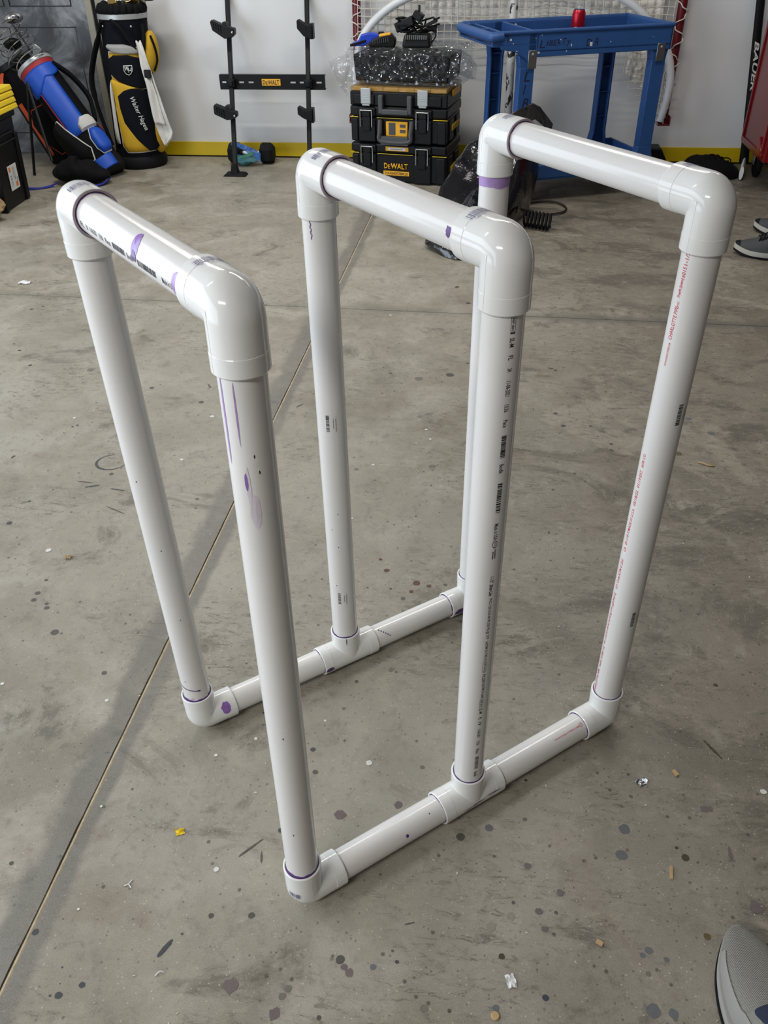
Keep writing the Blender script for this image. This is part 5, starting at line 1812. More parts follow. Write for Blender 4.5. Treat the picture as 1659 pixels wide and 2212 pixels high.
strip(-45, -28, 0.02, 0.33, 0.1155).build('orange_band', M_ORANGE, gc, solid=0.004)
MB().tube(smooth_path([(.09, -.06, LC), (.14, -.09, LC - .06), (.13, -.10, LC - .14)], 5), 0.016, 8, flat=.5).build('orange_strap', M_ORANGE, gc)
invc = GCM.inverted()

# --- small black drawstring bag on the floor
SO = V((-2.05, 3.985, 0))
sk = thing('drawstring_bag', 'slumped black drawstring bag with blue cords lying on the floor', 'bag', SO)


def sack(u, v):
    a = 2 * pi * u
    th = pi * v
    x = 0.165 * sin(th) * cos(a)
    y = 0.085 * sin(th) * sin(a)
    z = 0.052 - 0.052 * cos(th) * (1.05 if v > .5 else 1)
    z *= 1.18 - 0.35 * (x / 0.165) ** 2 + 0.16 * (x < 0)
    n = mnoise.noise(V((x * 14, y * 14, z * 14)))
    n2 = mnoise.noise(V((x * 32, y * 32, 4)))
    return V((x * (1 + 0.10 * n), y * (1 + 0.16 * n), max(0.001, z * (1 + 0.14 * n + 0.08 * n2))))


MB().grid(sack, 48, 24).build('body', M_NYLON, sk)
M_BLUECORD = mat('blue_cord', (0.02, 0.03, 0.30), 0.7)
for pts in ([(-.11, -.08, .02), (-.15, -.10, .008), (-.20, -.13, .004), (-.265, -.135, .004), (-.275, -.150, .004), (-.25, -.160, .004), (-.19, -.14, .004), (-.13, -.09, .006)],
            [(.08, -.07, .006), (.13, -.06, .010), (.155, -.02, .02), (.16, .02, .03), (.15, .03, .02), (.14, -.03, .006), (.10, -.08, .004), (.04, -.09, .004), (.0, -.085, .004)]):
    MB().tube(smooth_path(pts, 6), 0.0045, 8).build('cord', M_BLUECORD, sk)

# --- black tote with a pile of yellow lids
TTX, TTY = -2.225, 3.37
tt = thing('storage_tote', 'black plastic storage tote at the left edge with a paper label', 'tote', (-2.455, 3.53, 0), rad(2.5))
w_, d_ = 0.53, 0.31
MB().box((0, 0, 0.215), (w_ - 0.05, d_ - 0.03, 0.43), top=(1.085, 1.085)).build('body', M_BLACK, tt, bevel=0.018, seg=3)
rb = MB()
for y in (-0.125, 0.125):
    rb.box((w_ / 2 - 0.018, y, 0.17), (0.022, 0.035, 0.33), R=Matrix.Rotation(rad(3), 3, 'Y'))
for z in (0.31, 0.345):
    rb.box((w_ / 2 - 0.006, 0, z), (0.022, 0.20, 0.012))
rb.build('rib', M_BLACK, tt, bevel=0.005)
MB().box((0, 0, 0.425), (w_ + 0.012, d_ + 0.012, 0.034)).build('rim', M_BLACK, tt, bevel=0.008)
Mlab = tt.matrix_basis @ Matrix.Identity(4)
lb_ = MB().box((w_ / 2 - 0.0141, 0.01, 0.143), (0.002, 0.098, 0.118), R=Matrix.Rotation(rad(2.6), 3, 'Y')).build('paper_label', M_PAPER, tt)


def lab_pt(y, z):
    return Matrix(((0, 0, 1, w_ / 2 - 0.0121 + z * 0.045), (1, 0, 0, 0.01 + y), (0, 1, 0, 0.143 + z), (0, 0, 0, 1)))


for y, z, a, b in ((-.040, .030, .020, .022), (.010, -.048, .024, .024)):
    mb = MB().add([(0, 0, 0), (a, 0, 0), (a, b, 0), (0, b, 0)], [(0, 1, 2, 3)], lab_pt(y, z))
    mb.build('orange_square', mat('label_orange', (0.75, 0.22, 0.05), .5), lb_)
mb = MB()
for y, z, a, b in [(-.036, .006, .016, .006), (-.036, -.006, .020, .005)] + [(-.036, -.016 - i * .006, .018, .002) for i in range(5)] + [(-.006, .045 - i * .006, .03, .0015) for i in range(9)] + [(.012, -.016, .010, .012), (.033, -.03, .008, .035)]:
    mb.add([(0, 0, 0), (a, 0, 0), (a, b, 0), (0, b, 0)], [(0, 1, 2, 3)], lab_pt(y, z))
mb.build('fine_print', mat('label_print', (0.22, 0.24, 0.28), .5), lb_)['kind'] = 'stuff'
lids = ['topmost', 'second from the top', 'third from the top', 'bottom']
for i, nm in enumerate(reversed(lids)):
    l = thing('tote_lid', 'yellow plastic tote lid on the black tote, %s of the four' % nm, 'lid', (-2.435 - 0.004 * i, 3.53 + 0.002 * i, 0.443 + 0.0275 * i), rad(2.5 - 0.5 * i), 'pile of yellow lids on the tote')
    MB().box((0, 0, 0.0125), (w_ + 0.022, d_ + 0.022, 0.025), top=(0.985, 0.975)).build('panel', M_YPLAS, l, bevel=0.006, seg=3)
    if i == 3:
        MB().box((0, 0, 0.029), (w_ - 0.06, d_ - 0.06, 0.010), top=(0.97, 0.95)).build('raised_centre', M_YPLAS, l, bevel=0.004)
tan = MB().ball((0, 0, 0.07), (0.085, 0.075, 0.072), 22, 14, bump=0.35, seed=4)
tan.v = [V((p.x, p.y, max(0.0, p.z))) for p in tan.v]
o = tan.build('stuffed_pouch', M_SUEDE)
o.location = (-2.245, 3.29, 0)
tag(o, 'tan mottled lump at the left edge in front of the tote', 'pouch')

# ------------------------------------------------------------------ blue utility cart


def cart_mat():
    g = G('worn_blue_plastic')
    c = g.coord()
    n = g.noise(c, 7, 6, 0.65, 0.6)
    s = g.noise(c, 40, 8, 0.8, 0.8)
    col = g.mix(n, (0.014, 0.060, 0.20), (0.028, 0.095, 0.28))
    col = g.mix(g.math('MULTIPLY', g.step(s, 0.66, 0.74), 0.55), col, (0.25, 0.33, 0.46))
    g.set(g.b.inputs['Base Color'], col)
    g.b.inputs['Roughness'].default_value = 0.5
    g.bump(g.noise(c, 260), 0.1)
    return g.m


M_CART = cart_mat()
CM = Matrix.Translation((0.21, 3.64, 0)) @ Matrix.Rotation(rad(22), 4, 'Z')
cart = thing('utility_cart', 'blue two-shelf plastic utility cart with handwriting on the top tray', 'cart', M=CM)
CL, CW, CT = 0.92, 0.44, 0.772
top = MB()
th = 0.012
for y in (th / 2, CW - th / 2):                                          # long walls
    top.box((CL / 2 + 0.09, y, CT - 0.052), (CL - 0.18, th, 0.104))
    top.box((0.11, y, CT - 0.026), (0.22, th, 0.052))
top.box((CL - th / 2, CW / 2, CT - 0.052), (th, CW, 0.104))
top.box((0.225, CW / 2, CT - 0.036), (th, CW, 0.072))
top.box((0.075, CW / 2, CT - 0.022), (th, CW, 0.040))
top.box((CL / 2 + 0.11, CW / 2, CT - 0.080), (CL - 0.225, CW, 0.012))    # tray floor
top.box((0.115, CW / 2, CT - 0.050), (0.23, CW, 0.010))
top.box((0.04, CW / 2, CT - 0.020), (0.07, th, 0.035))
# curved bracket under the handle end
out = [(0.04, CT - 0.05), (0.22, CT - 0.05), (0.22, CT - 0.125), (0.19, CT - 0.130), (0.165, CT - 0.105), (0.12, CT - 0.080), (0.05, CT - 0.066)]
for y in (0.0, CW - 0.02):
    top.prism(out, 0.02, Matrix(((1, 0, 0, 0), (0, 0, 1, y), (0, 1, 0, 0), (0, 0, 0, 1))))
top.build('top_tray', M_CART, cart, bevel=0.003)
rimp = [(0.02, 0.0, CT), (CL, 0.0, CT), (CL, CW, CT), (0.02, CW, CT)]
rm = MB()
for a, b in ((0, 1), (1, 2), (2, 3)):
    rm.tube([rimp[a], rimp[b]], 0.009, 10)
rm.build('rim', M_CART, cart)
MB().tube(smooth_path([(0.05, 0.0, CT - 0.012), (0.015, 0.004, CT - 0.014), (0.0, 0.03, CT - 0.016), (0.0, CW / 2, CT - 0.016), (0.0, CW - 0.03, CT - 0.016), (0.015, CW - 0.004, CT - 0.014), (0.05, CW, CT - 0.012)], 5), 0.021, 14).build('push_handle', M_CART, cart)
low = MB()
for y in (th / 2, CW - th / 2):
    low.box((CL / 2 + 0.06, y, 0.150), (CL - 0.12, th, 0.072))
low.box((0.13, CW / 2, 0.150), (th, CW, 0.072)).box((CL - th / 2, CW / 2, 0.150), (th, CW, 0.072)).box((CL / 2 + 0.06, CW / 2, 0.122), (CL - 0.12, CW, 0.012))
low.build('bottom_tray', M_CART, cart, bevel=0.003)


def cleg(x, y, near):
    """channel section leg, wider at both ends, with cross ribs on the open side"""
    t = thing_part = MB()
    w = 0.072
    zt, zb = CT - 0.095, 0.165
    for z0, z1, k0, k1 in ((zb, zb + 0.07, 1.45, 1.0), (zb + 0.07, zt - 0.05, 1.0, 1.0), (zt - 0.05, zt, 1.0, 1.25)):
        for (cx, cy, sx, sy) in ((x, y, w, 0.010), (x - w / 2 + 0.005, y + (0.022 if near else -0.022), 0.010, 0.044), (x + w / 2 - 0.005, y + (0.022 if near else -0.022), 0.010, 0.044)):
            off = cx - x
            vs = []
            for z, k in ((z0, k0), (z1, k1)):
                for i, j in ((-1, -1), (1, -1), (1, 1), (-1, 1)):
                    vs.append((x + off * k + i * sx / 2 * (k if sx == w else 1), cy + j * sy / 2, z))
            t.add(vs, [(3, 2, 1, 0), (4, 5, 6, 7), (0, 1, 5, 4), (1, 2, 6, 5), (2, 3, 7, 6), (3, 0, 4, 7)])
    leg = t.build('leg', M_CART, cart, bevel=0.002)
    if not near:
        r = MB()
        for z in (0.31, 0.43, 0.55, 0.64):
            r.box((x, y - 0.022, z), (w - 0.008, 0.030, 0.005))
        r.build('cross_rib', M_CART, leg)['kind'] = 'stuff'
    return leg


legA = cleg(0.185, 0.012, True)
cleg(0.185, CW - 0.012, False)
cleg(CL - 0.050, 0.012, True)
cleg(CL - 0.110, CW - 0.012, False)
for x in (0.20, CL - 0.055):
    p = MB().prism([(0, 0), (.042, 0), (.042, .075), (0, .075)], 0.003, CM.inverted() @ CM @ Matrix(((1, 0, 0, x - 0.018), (0, 0, -1, -0.001), (0, 1, 0, CT - 0.150), (0, 0, 0, 1)))).build('metal_plate', M_STEEL, cart, bevel=0.001)
    MB().lathe([(.005, 0), (.005, .003), (.002, .005)], 10, frame((x + 0.003, -0.004, CT - 0.09), (0, -1, 0))).build('rivet', M_SILVER, p)
M_MARK = mat('marker_ink', (0.008, 0.012, 0.05), 0.6)
mb = MB()
for s, x, z, w, h in (('L', .235, -.068, .026, .032), ('I', .268, -.060, .006, .020), ('B', .281, -.060, .017, .024), ('E', .302, -.060, .016, .024), ('R', .322, -.060, .018, .024), ('T', .345, -.059, .020, .028), ('y', .368, -.066, .018, .026),
                      ('D', .470, -.070, .026, .030), ('R', .512, -.072, .022, .034)):
    put_text(mb, s, Matrix(((1, 0.15, 0, x), (0, 0, -1, -0.0005), (0, 1, 0, CT + z), (0, 0, 0, 1))), w, h)
mb.build('handwriting', M_MARK, cart)
mb = MB()
for s, z in (('L', -.205), ('I', -.260), ('B', -.318), ('E', -.375), ('R', -.43)):
    put_text(mb, s, Matrix(((1, 0.2, 0, .172), (0, 0, -1, 0.0065), (0, 1, 0, CT + z), (0, 0, 0, 1))), 0.006 if s == 'I' else .030, .042)
mb.build('handwriting', M_MARK, legA)
drips = MB()
rr = random.Random(8)
for i in range(9):
    x, z = rr.uniform(0.05, CL - .02), rr.uniform(-.095, -.012)
    drips.box((x, -0.0005, CT + z), (rr.uniform(.002, .006), 0.001, rr.uniform(.002, .006)))
for x, z, w, h in ((.495, -.062, .012, .016), (.395, -.062, .004, .010), (.232, -.085, .010, .008), (.09, -.028, .008, .008)):
    drips.box((x, -0.0008, CT + z), (w, .0012, h))
drips.build('paint_drip', M_WHITEF, cart)['kind'] = 'stuff'
MB().prism([(0.262, CT - .07), (.282, CT - .07), (.285, CT - .05), (.278, CT - .04), (.280, CT - .018), (.272, CT - .010), (.264, CT - .018), (.268, CT - .04), (.260, CT - .05)], 0.002, Matrix(((1, 0, 0, 0.02), (0, 0, -1, CW - th - .0005), (0, 1, 0, 0), (0, 0, 0, 1)))).build('cream_paint_run', mat('cream_paint', (.62, .60, .50), .5), cart)
for x, y in ((0.19, 0.06), (0.19, CW - 0.06), (CL - 0.06, 0.06), (CL - 0.06, CW - 0.06)):
    c = MB().box((x, y, 0.104), (0.05, 0.05, 0.024)).box((x - .018, y, .075), (.005, .034, .05)).box((x + .018, y, .075), (.005, .034, .05)).build('caster', M_BLACKM, cart, bevel=0.002)
    MB().lathe([(0.040, -.011), (0.048, -.008), (0.048, .008), (0.040, .011)], 22, frame((x + .012, y, 0.0485), (1, 0, 0))).build('wheel', M_GREYP, c, bevel=0.002)
can = thing('soda_can', 'red soda can standing in the tray of the blue cart', 'can', (0.63, 4.19, CT - 0.074))
MB().lathe([(.024, 0), (.031, .008), (.033, .014), (.033, .100), (.030, .110), (.0265, .117)], 28).build('body', mat('red_can', (.42, .006, .02), .28, .5, var=.05), can)
MB().lathe([(.0265, .117), (.0275, .121), (.0265, .122), (.024, .1185), (.0, .1185)], 28, caps=False).build('top', M_STEEL, can)
MB().tube(smooth_path([(0, -.012, .120), (.008, -.004, .123), (.006, .008, .127), (-.006, .008, .127), (-.008, -.004, .123)], 4, True), .0016, 6, closed=True).build('pull_tab', M_CHROME, can)
mb = MB()
wv = MB()
wv.grid(lambda u, v: (0.0332 * sin(-.8 + 1.7 * u), -0.0332 * cos(-.8 + 1.7 * u), .028 + .012 * v + .006 * sin(u * 6)), 16, 1)
wv.build('white_wave', M_PAPER, can)

# ------------------------------------------------------------------ black plastic bag slumped in front of the cart
PB = V((0.25, 3.45, 0))
pb = thing('rubbish_bag', 'large shiny black plastic bag slumped on the floor behind the pipe frame', 'plastic bag', PB)
basep = [(0.00, 3.06), (0.03, 2.95), (.12, 2.885), (.21, 2.95), (.28, 3.10), (.33, 3.28), (.38, 3.45), (.43, 3.58), (.42, 3.66), (.34, 3.66), (.24, 3.62), (.14, 3.60), (.05, 3.50), (-.01, 3.28)]
ridge = [(-.035, 3.13, .045), (.03, 3.06, .085), (.11, 3.05, .100), (.18, 3.12, .115), (.25, 3.25, .16), (.31, 3.36, .25), (.38, 3.45, .35), (.43, 3.51, .39), (.455, 3.55, .385), (.373, 3.58, .42), (.26, 3.575, .40), (.143, 3.57, .345), (.06, 3.46, .255), (.0, 3.28, .145)]
bp = smooth_path([(x, y, 0.004) for x, y in basep], 6, True)
rp = smooth_path(ridge, 6, True)
K = len(bp)


def rub(u, v):
    i = int(round(u * K)) % K
    if v < 0.6:
        t = v / 0.6
        p = bp[i].lerp(rp[i], t)
        c = V((0.25, 3.45, 0))
        p += (V((bp[i].x, bp[i].y, 0)) - c).normalized() * 0.035 * sin(pi * t)
    else:
        t = (v - 0.6) / 0.4
        cen = V((0.20, 3.38, 0.20))
        p = rp[i].lerp(cen, t)
    n = mnoise.noise_vector(p * 6) * 0.022 + mnoise.noise_vector(p * 15 + V((3, 0, 0))) * 0.006
    rdg = abs(mnoise.noise(V((p.x * 9, p.y * 9, p.z * 4)) + V((7, 1, 2))))
    k = min(1, v * 4)
    p = p + n * k + V((0, 0, -0.03 * rdg * k))
    p.z = max(p.z, 0.003)
    return p


g_ = MB().grid(rub, K, 34, closed_u=True)
g_.build('body', M_BLACKBAG, pb, org=PB)
flap = [(0.276, 0.442), (0.344, 0.478), (0.41, 0.508), (0.445, 0.491), (0.51, 0.42), (0.506, 0.394), (0.484, 0.4), (0.426, 0.439), (0.41, 0.431), (0.436, 0.379), (0.40, 0.34), (0.30, 0.36)]
fm = MB().prism(flap, 0.010, XZ(3.54))
bm = bmesh.new()
fm.build('twisted_top', M_BLACKBAG, pb, org=PB, bevel=0.003)
bm.free()
film_blob(lambda u, v: (0.395 + 0.11 * u, 3.50 + 0.02 * sin(u * 4), 0.30 + 0.055 * v + 0.03 * u), 20, 10, 0.012, 30, 5).build('loose_fold', M_BLACKBAG, pb, org=PB)

BO = V((0.46, 3.34, 0))
bs_ = thing('spiral_brush', 'black coiled plastic spiral lying beside the black bag', 'spiral', BO)
pts = [(0.405 + 0.125 * i / 119 + 0.008 * cos(i * 0.40), 3.375 - 0.065 * i / 119 + 0.032 * cos(i * 0.40), 0.042 + 0.034 * sin(i * 0.40)) for i in range(120)]
MB().tube(pts, 0.0062, 8).build('coil', M_RUBBER, bs_, org=BO)
lo = MB().tube(smooth_path([(0.52 + 0.105 * cos(a), 3.655 + 0.112 * sin(a), 0.006 + 0.004 * abs(sin(a * 1.5))) for a in [2 * pi * i / 14 for i in range(14)]], 6, True), 0.0050, 8, closed=True)
o = lo.build('cord_loop', mat('brown_black_rubber', (.03, .018, .014), .6), org=(0.52, 3.655, 0))
o.location = (0.52, 3.655, 0)
tag(o, 'thin dark brown cord loop lying flat on the floor under the pipe frame', 'cord')

# ------------------------------------------------------------------ right end of the back wall
wd = MB().prism([(1.125, 0.0), (1.24, 0.0), (1.225, 0.06), (1.19, 0.118), (1.125, 0.118)], 0.12, XZ(4.44))
o = wd.build('block', M_BLACK, bevel=0.006, org=(1.18, 4.5, 0))
o.location = (1.18, 4.5, 0)
tag(o, 'black wedge shaped block on the floor between the cart and the wall', 'block')

# hockey stick
HO = V((1.60, 4.28, 0))
hs = thing('hockey_stick', 'black hockey stick leaning beside the red cabinet, white taped blade', 'hockey stick', HO)
P0, P1 = V((1.583, 4.560, 0.82)), V((1.660, 4.470, 0.040))
dS = (P0 - P1).normalized()
MB().tube([P0 + dS * 0.62, P0, P1 + dS * 0.10, P1], [0.0150, 0.0150, 0.0155, 0.018], 8, flat=1.5, up=(1, 0, 0)).build('shaft', M_BLACK, hs, org=HO)
mb = MB()
xx = -dS
yy = V((1, 0, 0)) - xx * xx.x
yy.normalize()
zz = xx.cross(yy)
o_ = P0.lerp(P1, 0.235) + zz * 0.0185 - yy * 0.0125
MS = Matrix(((xx.x, yy.x, zz.x, o_.x), (xx.y, yy.y, zz.y, o_.y), (xx.z, yy.z, zz.z, o_.z), (0, 0, 0, 1)))
put_text(mb, 'BAUER', MS, 0.235, 0.024, True, 0.25)
mb.build('lettering', M_WHITEF, hs, org=HO)
bl_ = MB().tube(smooth_path([P1, (1.652, 4.44, 0.036), (1.637, 4.39, 0.038), (1.612, 4.30, 0.040), (1.598, 4.25, 0.040)], 5), [0.011] * 21, 12, flat=3.2, up=(0, 0, 1))
bl_.v = [V((p.x, p.y, max(p.z, 0.002))) for p in bl_.v]
bl_.build('taped_blade', M_PAPER, hs, org=HO)

# dark heap of netting on the floor
HPO = V((1.45, 4.34, 0))
hpth = thing('netting_heap', 'dark heap of tangled black netting on the floor left of the hockey stick', 'netting', HPO)
rh = random.Random(12)


def heap(u, v):
    a = 2 * pi * u
    r = sin(v * pi / 2)
    x, y = 0.165 * r * cos(a), 0.10 * r * sin(a)
    z = 0.105 * cos(v * pi / 2) ** 0.8 * (1 - 0.25 * cos(a) * r)
    n = mnoise.noise(V((x * 22, y * 22, 1)))
    return (1.45 + x, 4.345 + y, max(0.001, z + 0.020 * n * (1 - v)))


MB().grid(heap, 40, 14).build('pile', M_NYLON, hpth, org=HPO)
for i in range(26):
    a = rh.uniform(0, 2 * pi)
    r = rh.uniform(0.0, 0.13)
    c = V((1.45 + r * cos(a), 4.345 + 0.6 * r * sin(a), 0.098 * (1 - (r / .17) ** 2)))
    ax = rh.uniform(.012, .03)
    t0 = rh.uniform(0, pi)
    MB().tube([(c.x + ax * cos(q) * cos(t0), c.y + ax * .7 * cos(q) * sin(t0), max(.005, c.z + ax * .6 * sin(q))) for q in [2 * pi * k / 12 for k in range(12)]], 0.0032, 6, closed=True).build('cord_loop', M_NYLON, hpth, org=HPO)

# red cabinet on casters
KO = V((1.93, 4.18, 0))
kb = thing('tool_cabinet', 'red metal tool cabinet on casters at the right edge of the back wall', 'cabinet', KO)
M_CAB = mat('red_enamel', (0.15, 0.004, 0.007), 0.25, var=0.06, scale=5, coat=0.15)
MB().box((1.915, 4.175, 0.60), (0.63, 0.47, 0.87)).build('body', M_CAB, kb, org=KO, bevel=0.008, seg=3)
sp_ = MB()
for y0, y1, z0, z1 in ((3.965, 4.385, 0.185, 0.205), (3.965, 4.385, 0.98, 1.0), (3.965, 3.985, 0.205, 0.98), (4.365, 4.385, 0.205, 0.98)):
    sp_.box((1.596, (y0 + y1) / 2, (z0 + z1) / 2), (0.010, y1 - y0, z1 - z0))
sp_.box((1.596, 4.03, 0.222), (0.012, 0.09, 0.05), R=Matrix.Rotation(rad(40), 3, 'X'))
sp_.build('side_frame', M_CAB, kb, org=KO, bevel=0.003)
for k in range(4):
    d = MB().box((1.915, 3.935, 0.26 + k * 0.20), (0.59, 0.02, 0.185)).build('drawer', M_CAB, kb, org=KO, bevel=0.005)
    MB().box((1.915, 3.920, 0.33 + k * 0.20), (0.50, 0.018, 0.016)).build('handle', M_STEEL, d, org=KO, bevel=0.003)
for x, y in ((1.70, 3.99), (2.17, 3.99), (1.70, 4.35), (2.17, 4.35)):
    c = MB().box((x, y, 0.150), (0.07, 0.08, 0.025)).box((x - .026, y, .105), (.006, .05, .08)).box((x + .026, y, .105), (.006, .05, .08)).build('caster', M_STEEL, kb, org=KO, bevel=0.002)
    MB().lathe([(0.050, -.015), (0.060, -.011), (0.060, .011), (0.050, .015)], 22, frame((x, y, 0.0605), (1, 0, 0))).build('wheel', M_RUBBER, c, org=KO, bevel=0.002)
    if y < 4.1:
        MB().box((x - .01, y - .06, .06), (.022, .05, .012), R=Matrix.Rotation(rad(-30), 3, 'X')).build('brake_pedal', M_STEEL, c, org=KO, bevel=.002)

# ------------------------------------------------------------------ small litter on the floor


def litter(name, label, cat, x, y, mb, m, rz=0.0, z=0.0):
    o = mb.build(name, m, bevel=0)
    o.location = (x, y, z)
    o.rotation_euler = (0, 0, rz)
    return tag(o, label, cat)


def scrap(w, h, seed, lift=0.004):
    return MB().grid(lambda u, v: ((u - .5) * w * (1 + .3 * mnoise.noise(V((v * 3, seed, 0)))), (v - .5) * h * (1 + .3 * mnoise.noise(V((u * 3, seed, 5)))),
                                   0.0008 + lift * abs(mnoise.noise(V((u * 2.5, v * 2.5, seed))) + .2)), 8, 8)


litter('yellow_flake', 'bright yellow flake on the concrete left of the frame', 'flake', -.235, .092, scrap(.014, .010, 1, .008), M_YPLAS, .4)
litter('paper_scrap', 'small torn white paper scrap on the floor at the bottom right', 'paper', .315, -.089, scrap(.014, .018, 2, .006), M_PAPER, .3)
litter('paper_scrap', 'white paper scrap far left on the floor near the cross joint', 'paper', -1.666, 2.482, scrap(.045, .025, 3, .012), M_PAPER, .2)
litter('wood_disc', 'round tan wood plug on the floor at the bottom edge', 'wood chip', .293, -.138, MB().lathe([(.0055, 0), (.006, .001), (.006, .003), (.005, .004)], 16), M_TAN)
litter('wood_chip', 'tan wood chip on the floor right of the frame', 'wood chip', .609, .297, MB().box((0, 0, .002), (.006, .012, .004)), M_TAN, .5)
litter('wood_chip', 'pale wood chip on the floor nearer the trainer', 'wood chip', .447, -.02, MB().box((0, 0, .002), (.010, .006, .004)), M_TAN, -.5)
litter('wood_splinter', 'thin tan splinter on the floor at the right', 'wood chip', .571, .105, MB().box((0, 0, .0015), (.004, .022, .003)), M_TAN, -.15)
litter('dry_leaf', 'small brown leaf bit on the floor at the left', 'leaf', -.729, .772, scrap(.016, .010, 6, .008), M_TAN, .2)
litter('twig', 'short curled pale twig on the floor behind the right arch', 'twig', .859, 1.326, MB().tube(smooth_path([(-.02, .01, .002), (-.008, .004, .004), (.006, -.004, .003), (.022, -.003, .002)], 4), .0022, 6), M_TAN)
litter('wood_shaving', 'long pale shaving on the floor at the bottom left', 'wood chip', -.194, -.133, MB().tube(smooth_path([(-.005, -.004, .001), (0, .002, .003), (.006, .003, .001)], 4), .0009, 5), M_PAPER)
litter('wood_shaving', 'forked pale shaving beside the long joint at the bottom left', 'wood chip', -.288, -.009, MB().tube([(-.006, .0, .001), (.0, .003, .002), (.003, .011, .001)], .0010, 5).tube([(0, .003, .002), (.006, -.002, .001)], .0009, 5), M_PAPER)
litter('foil_bit', 'crumpled grey foil bit on the floor right of the frame', 'foil', .547, .272, scrap(.018, .013, 8, .007), M_STEEL, .6)

# ------------------------------------------------------------------ people: only their shoes come into the picture


def shoe(parent, M, up_m, sole_m, out_m, lace_m, toe_m, L=0.285, laces=True, side_m=None, mirror=1, tongue_m=None):
    """trainer pointing along +y, heel at the origin"""
    s = M

    def half(y):
        t = max(0.0, min(1.0, y / L))
        w = 0.030 + 0.018 * sin(pi * min(1, t * 1.06)) + 0.010 * math.exp(-((t - .70) / .22) ** 2)
        if t < .13:
            w *= math.sqrt(max(0, 1 - ((.13 - t) / .1301) ** 2.4))
        if t > .80:
            w *= math.sqrt(max(0.0, 1 - ((t - .80) / .2001) ** 2.2))
        return w

    def cx(y):
        return -0.010 * mirror * math.exp(-((y / L - .45) / .25) ** 2) + 0.012 * mirror * max(0, y / L - .6)

    def spring(y):
        t = y / L
        return 0.016 * max(0, (t - .72) / .28) ** 1.8 + 0.006 * max(0, (.12 - t) / .12)

    def layer(z0, z1, k0, k1, n=44):
        mb = MB()
        ring = []
        ys = [L * (.5 - .5 * cos(pi * i / n)) for i in range(n + 1)]
        for z, k in ((z0, k0), ((z0 + z1) / 2, (k0 + k1) / 2 + .02), (z1, k1)):
            vs = []
            for y in ys:
                vs.append((cx(y) + half(y) * k + .0001, y, z + spring(y)))
            for y in reversed(ys):
                vs.append((cx(y) - half(y) * k - .0001, y, z + spring(y)))
            ring.append(vs)
        m = len(ring[0])
        allv = [p for r in ring for p in r]
        fs = []
        for r in range(2):
            for j in range(m):
                fs.append((r * m + j, r * m + (j + 1) % m, (r + 1) * m + (j + 1) % m, (r + 1) * m + j))
        nn = n + 1
        for j in range(n):
            fs.append((j, j + 1, m - 2 - j, m - 1 - j))
            q = 2 * m
            fs.append((q + j, q + j + 1, q + m - 2 - j, q + m - 1 - j))
        mb.add(allv, fs, s)
        return mb

    sh = layer(0.0, 0.010, 1.0, 1.045).build('shoe', out_m, parent)
    layer(0.009, 0.030, .99, 1.03).build('midsole', sole_m, sh)

    def hgt(y):
        t = y / L
        if t > .58:
            k = (t - .58) / .42
            return 0.030 + 0.055 * max(0, 1 - k) ** .75 * (1 - .12 * k)
        return 0.085 + 0.028 * math.exp(-((t - .12) / .22) ** 2) + .012 * math.exp(-((t - .50) / .1) ** 2)

    def upper(u, v):
        y = L * (0.004 + 0.985 * v)
        a = pi * u
        w = half(y) * .985
        h = hgt(y) - .028
        ca = cos(a)
        x = cx(y) + w * (abs(ca) ** .75) * (1 if ca > 0 else -1)
        z = 0.028 + h * sin(a) ** .72 + spring(y)
        if v < .42:
            op = max(0, 1 - abs(v - .20) / .22)
            if .22 < u < .78:
                z -= .012 * op * sin(pi * (u - .22) / .56)
        return s @ V((x, y, z))

    MB().grid(upper, 30, 44).build('upper', up_m, sh)
    MB().ball((cx(0.03), .034, .062), (.034, .031, .046), 18, 12, s).build('heel_counter', up_m, sh)
    if toe_m:
        def toe(u, v):
            y = L * (.93 + .062 * v)
            a = pi * (.06 + .88 * u)
            p = s.inverted() @ V(upper(.06 + .88 * u, (.925 + .068 * v)))
            return s @ V((cx(y) + (p.x - cx(y)) * 1.04, p.y + .002, p.z + .0015))
        MB().grid(toe, 20, 6).build('toe_cap', toe_m, sh)
    if side_m:
        for u0 in (.04, .80):
            MB().grid(lambda u, v: s @ (s.inverted() @ V(upper(u0 + .16 * u, .30 + .60 * v)) + V((.0015 * (1 if u0 < .5 else -1), 0, .0012))), 6, 26).build('overlay', side_m, sh)
    if tongue_m:
        def tongue(u, v):
            q = s.inverted() @ V(upper(.27 + .46 * u, .18 + .40 * v))
            e = sin(pi * u) ** .4 * sin(pi * min(1, .12 + .88 * v)) ** .4
            return s @ (q + V((0, 0, -.004 + .016 * e + .003 * sin(v * 22))))
        MB().grid(tongue, 16, 26).build('tongue', tongue_m, sh)
    if laces:
        lm = MB()
        for i in range(6):
            v = .40 + .048 * i
            for a0, a1 in ((.32, .68), (.68, .32)):
                pts = []
                for k in range(9):
                    t = k / 8
                    q = s.inverted() @ V(upper(a0 + (a1 - a0) * t, v + .040 * t))
                    pts.append(s @ (q + V((0, 0, .0045))))
                lm.tube(pts, .0032, 6)
        lm.build('laces', lace_m, sh)
    return sh




def ribbed_knit(name, col):
    g = G(name)
    c = g.coord('Generated')
    w = g.n('ShaderNodeTexWave', Vector=c, Scale=16.0, Distortion=1.5)
    n = g.noise(g.coord(), 350, 4)
    g.set(g.b.inputs['Base Color'], g.mix(n, tuple(x * .72 for x in col), tuple(x * 1.15 for x in col)))
    g.b.inputs['Roughness'].default_value = .9
    g.bump(g.math('ADD', w.outputs['Fac'], g.math('MULTIPLY', n, .8)), .5, .003)
    return g.m


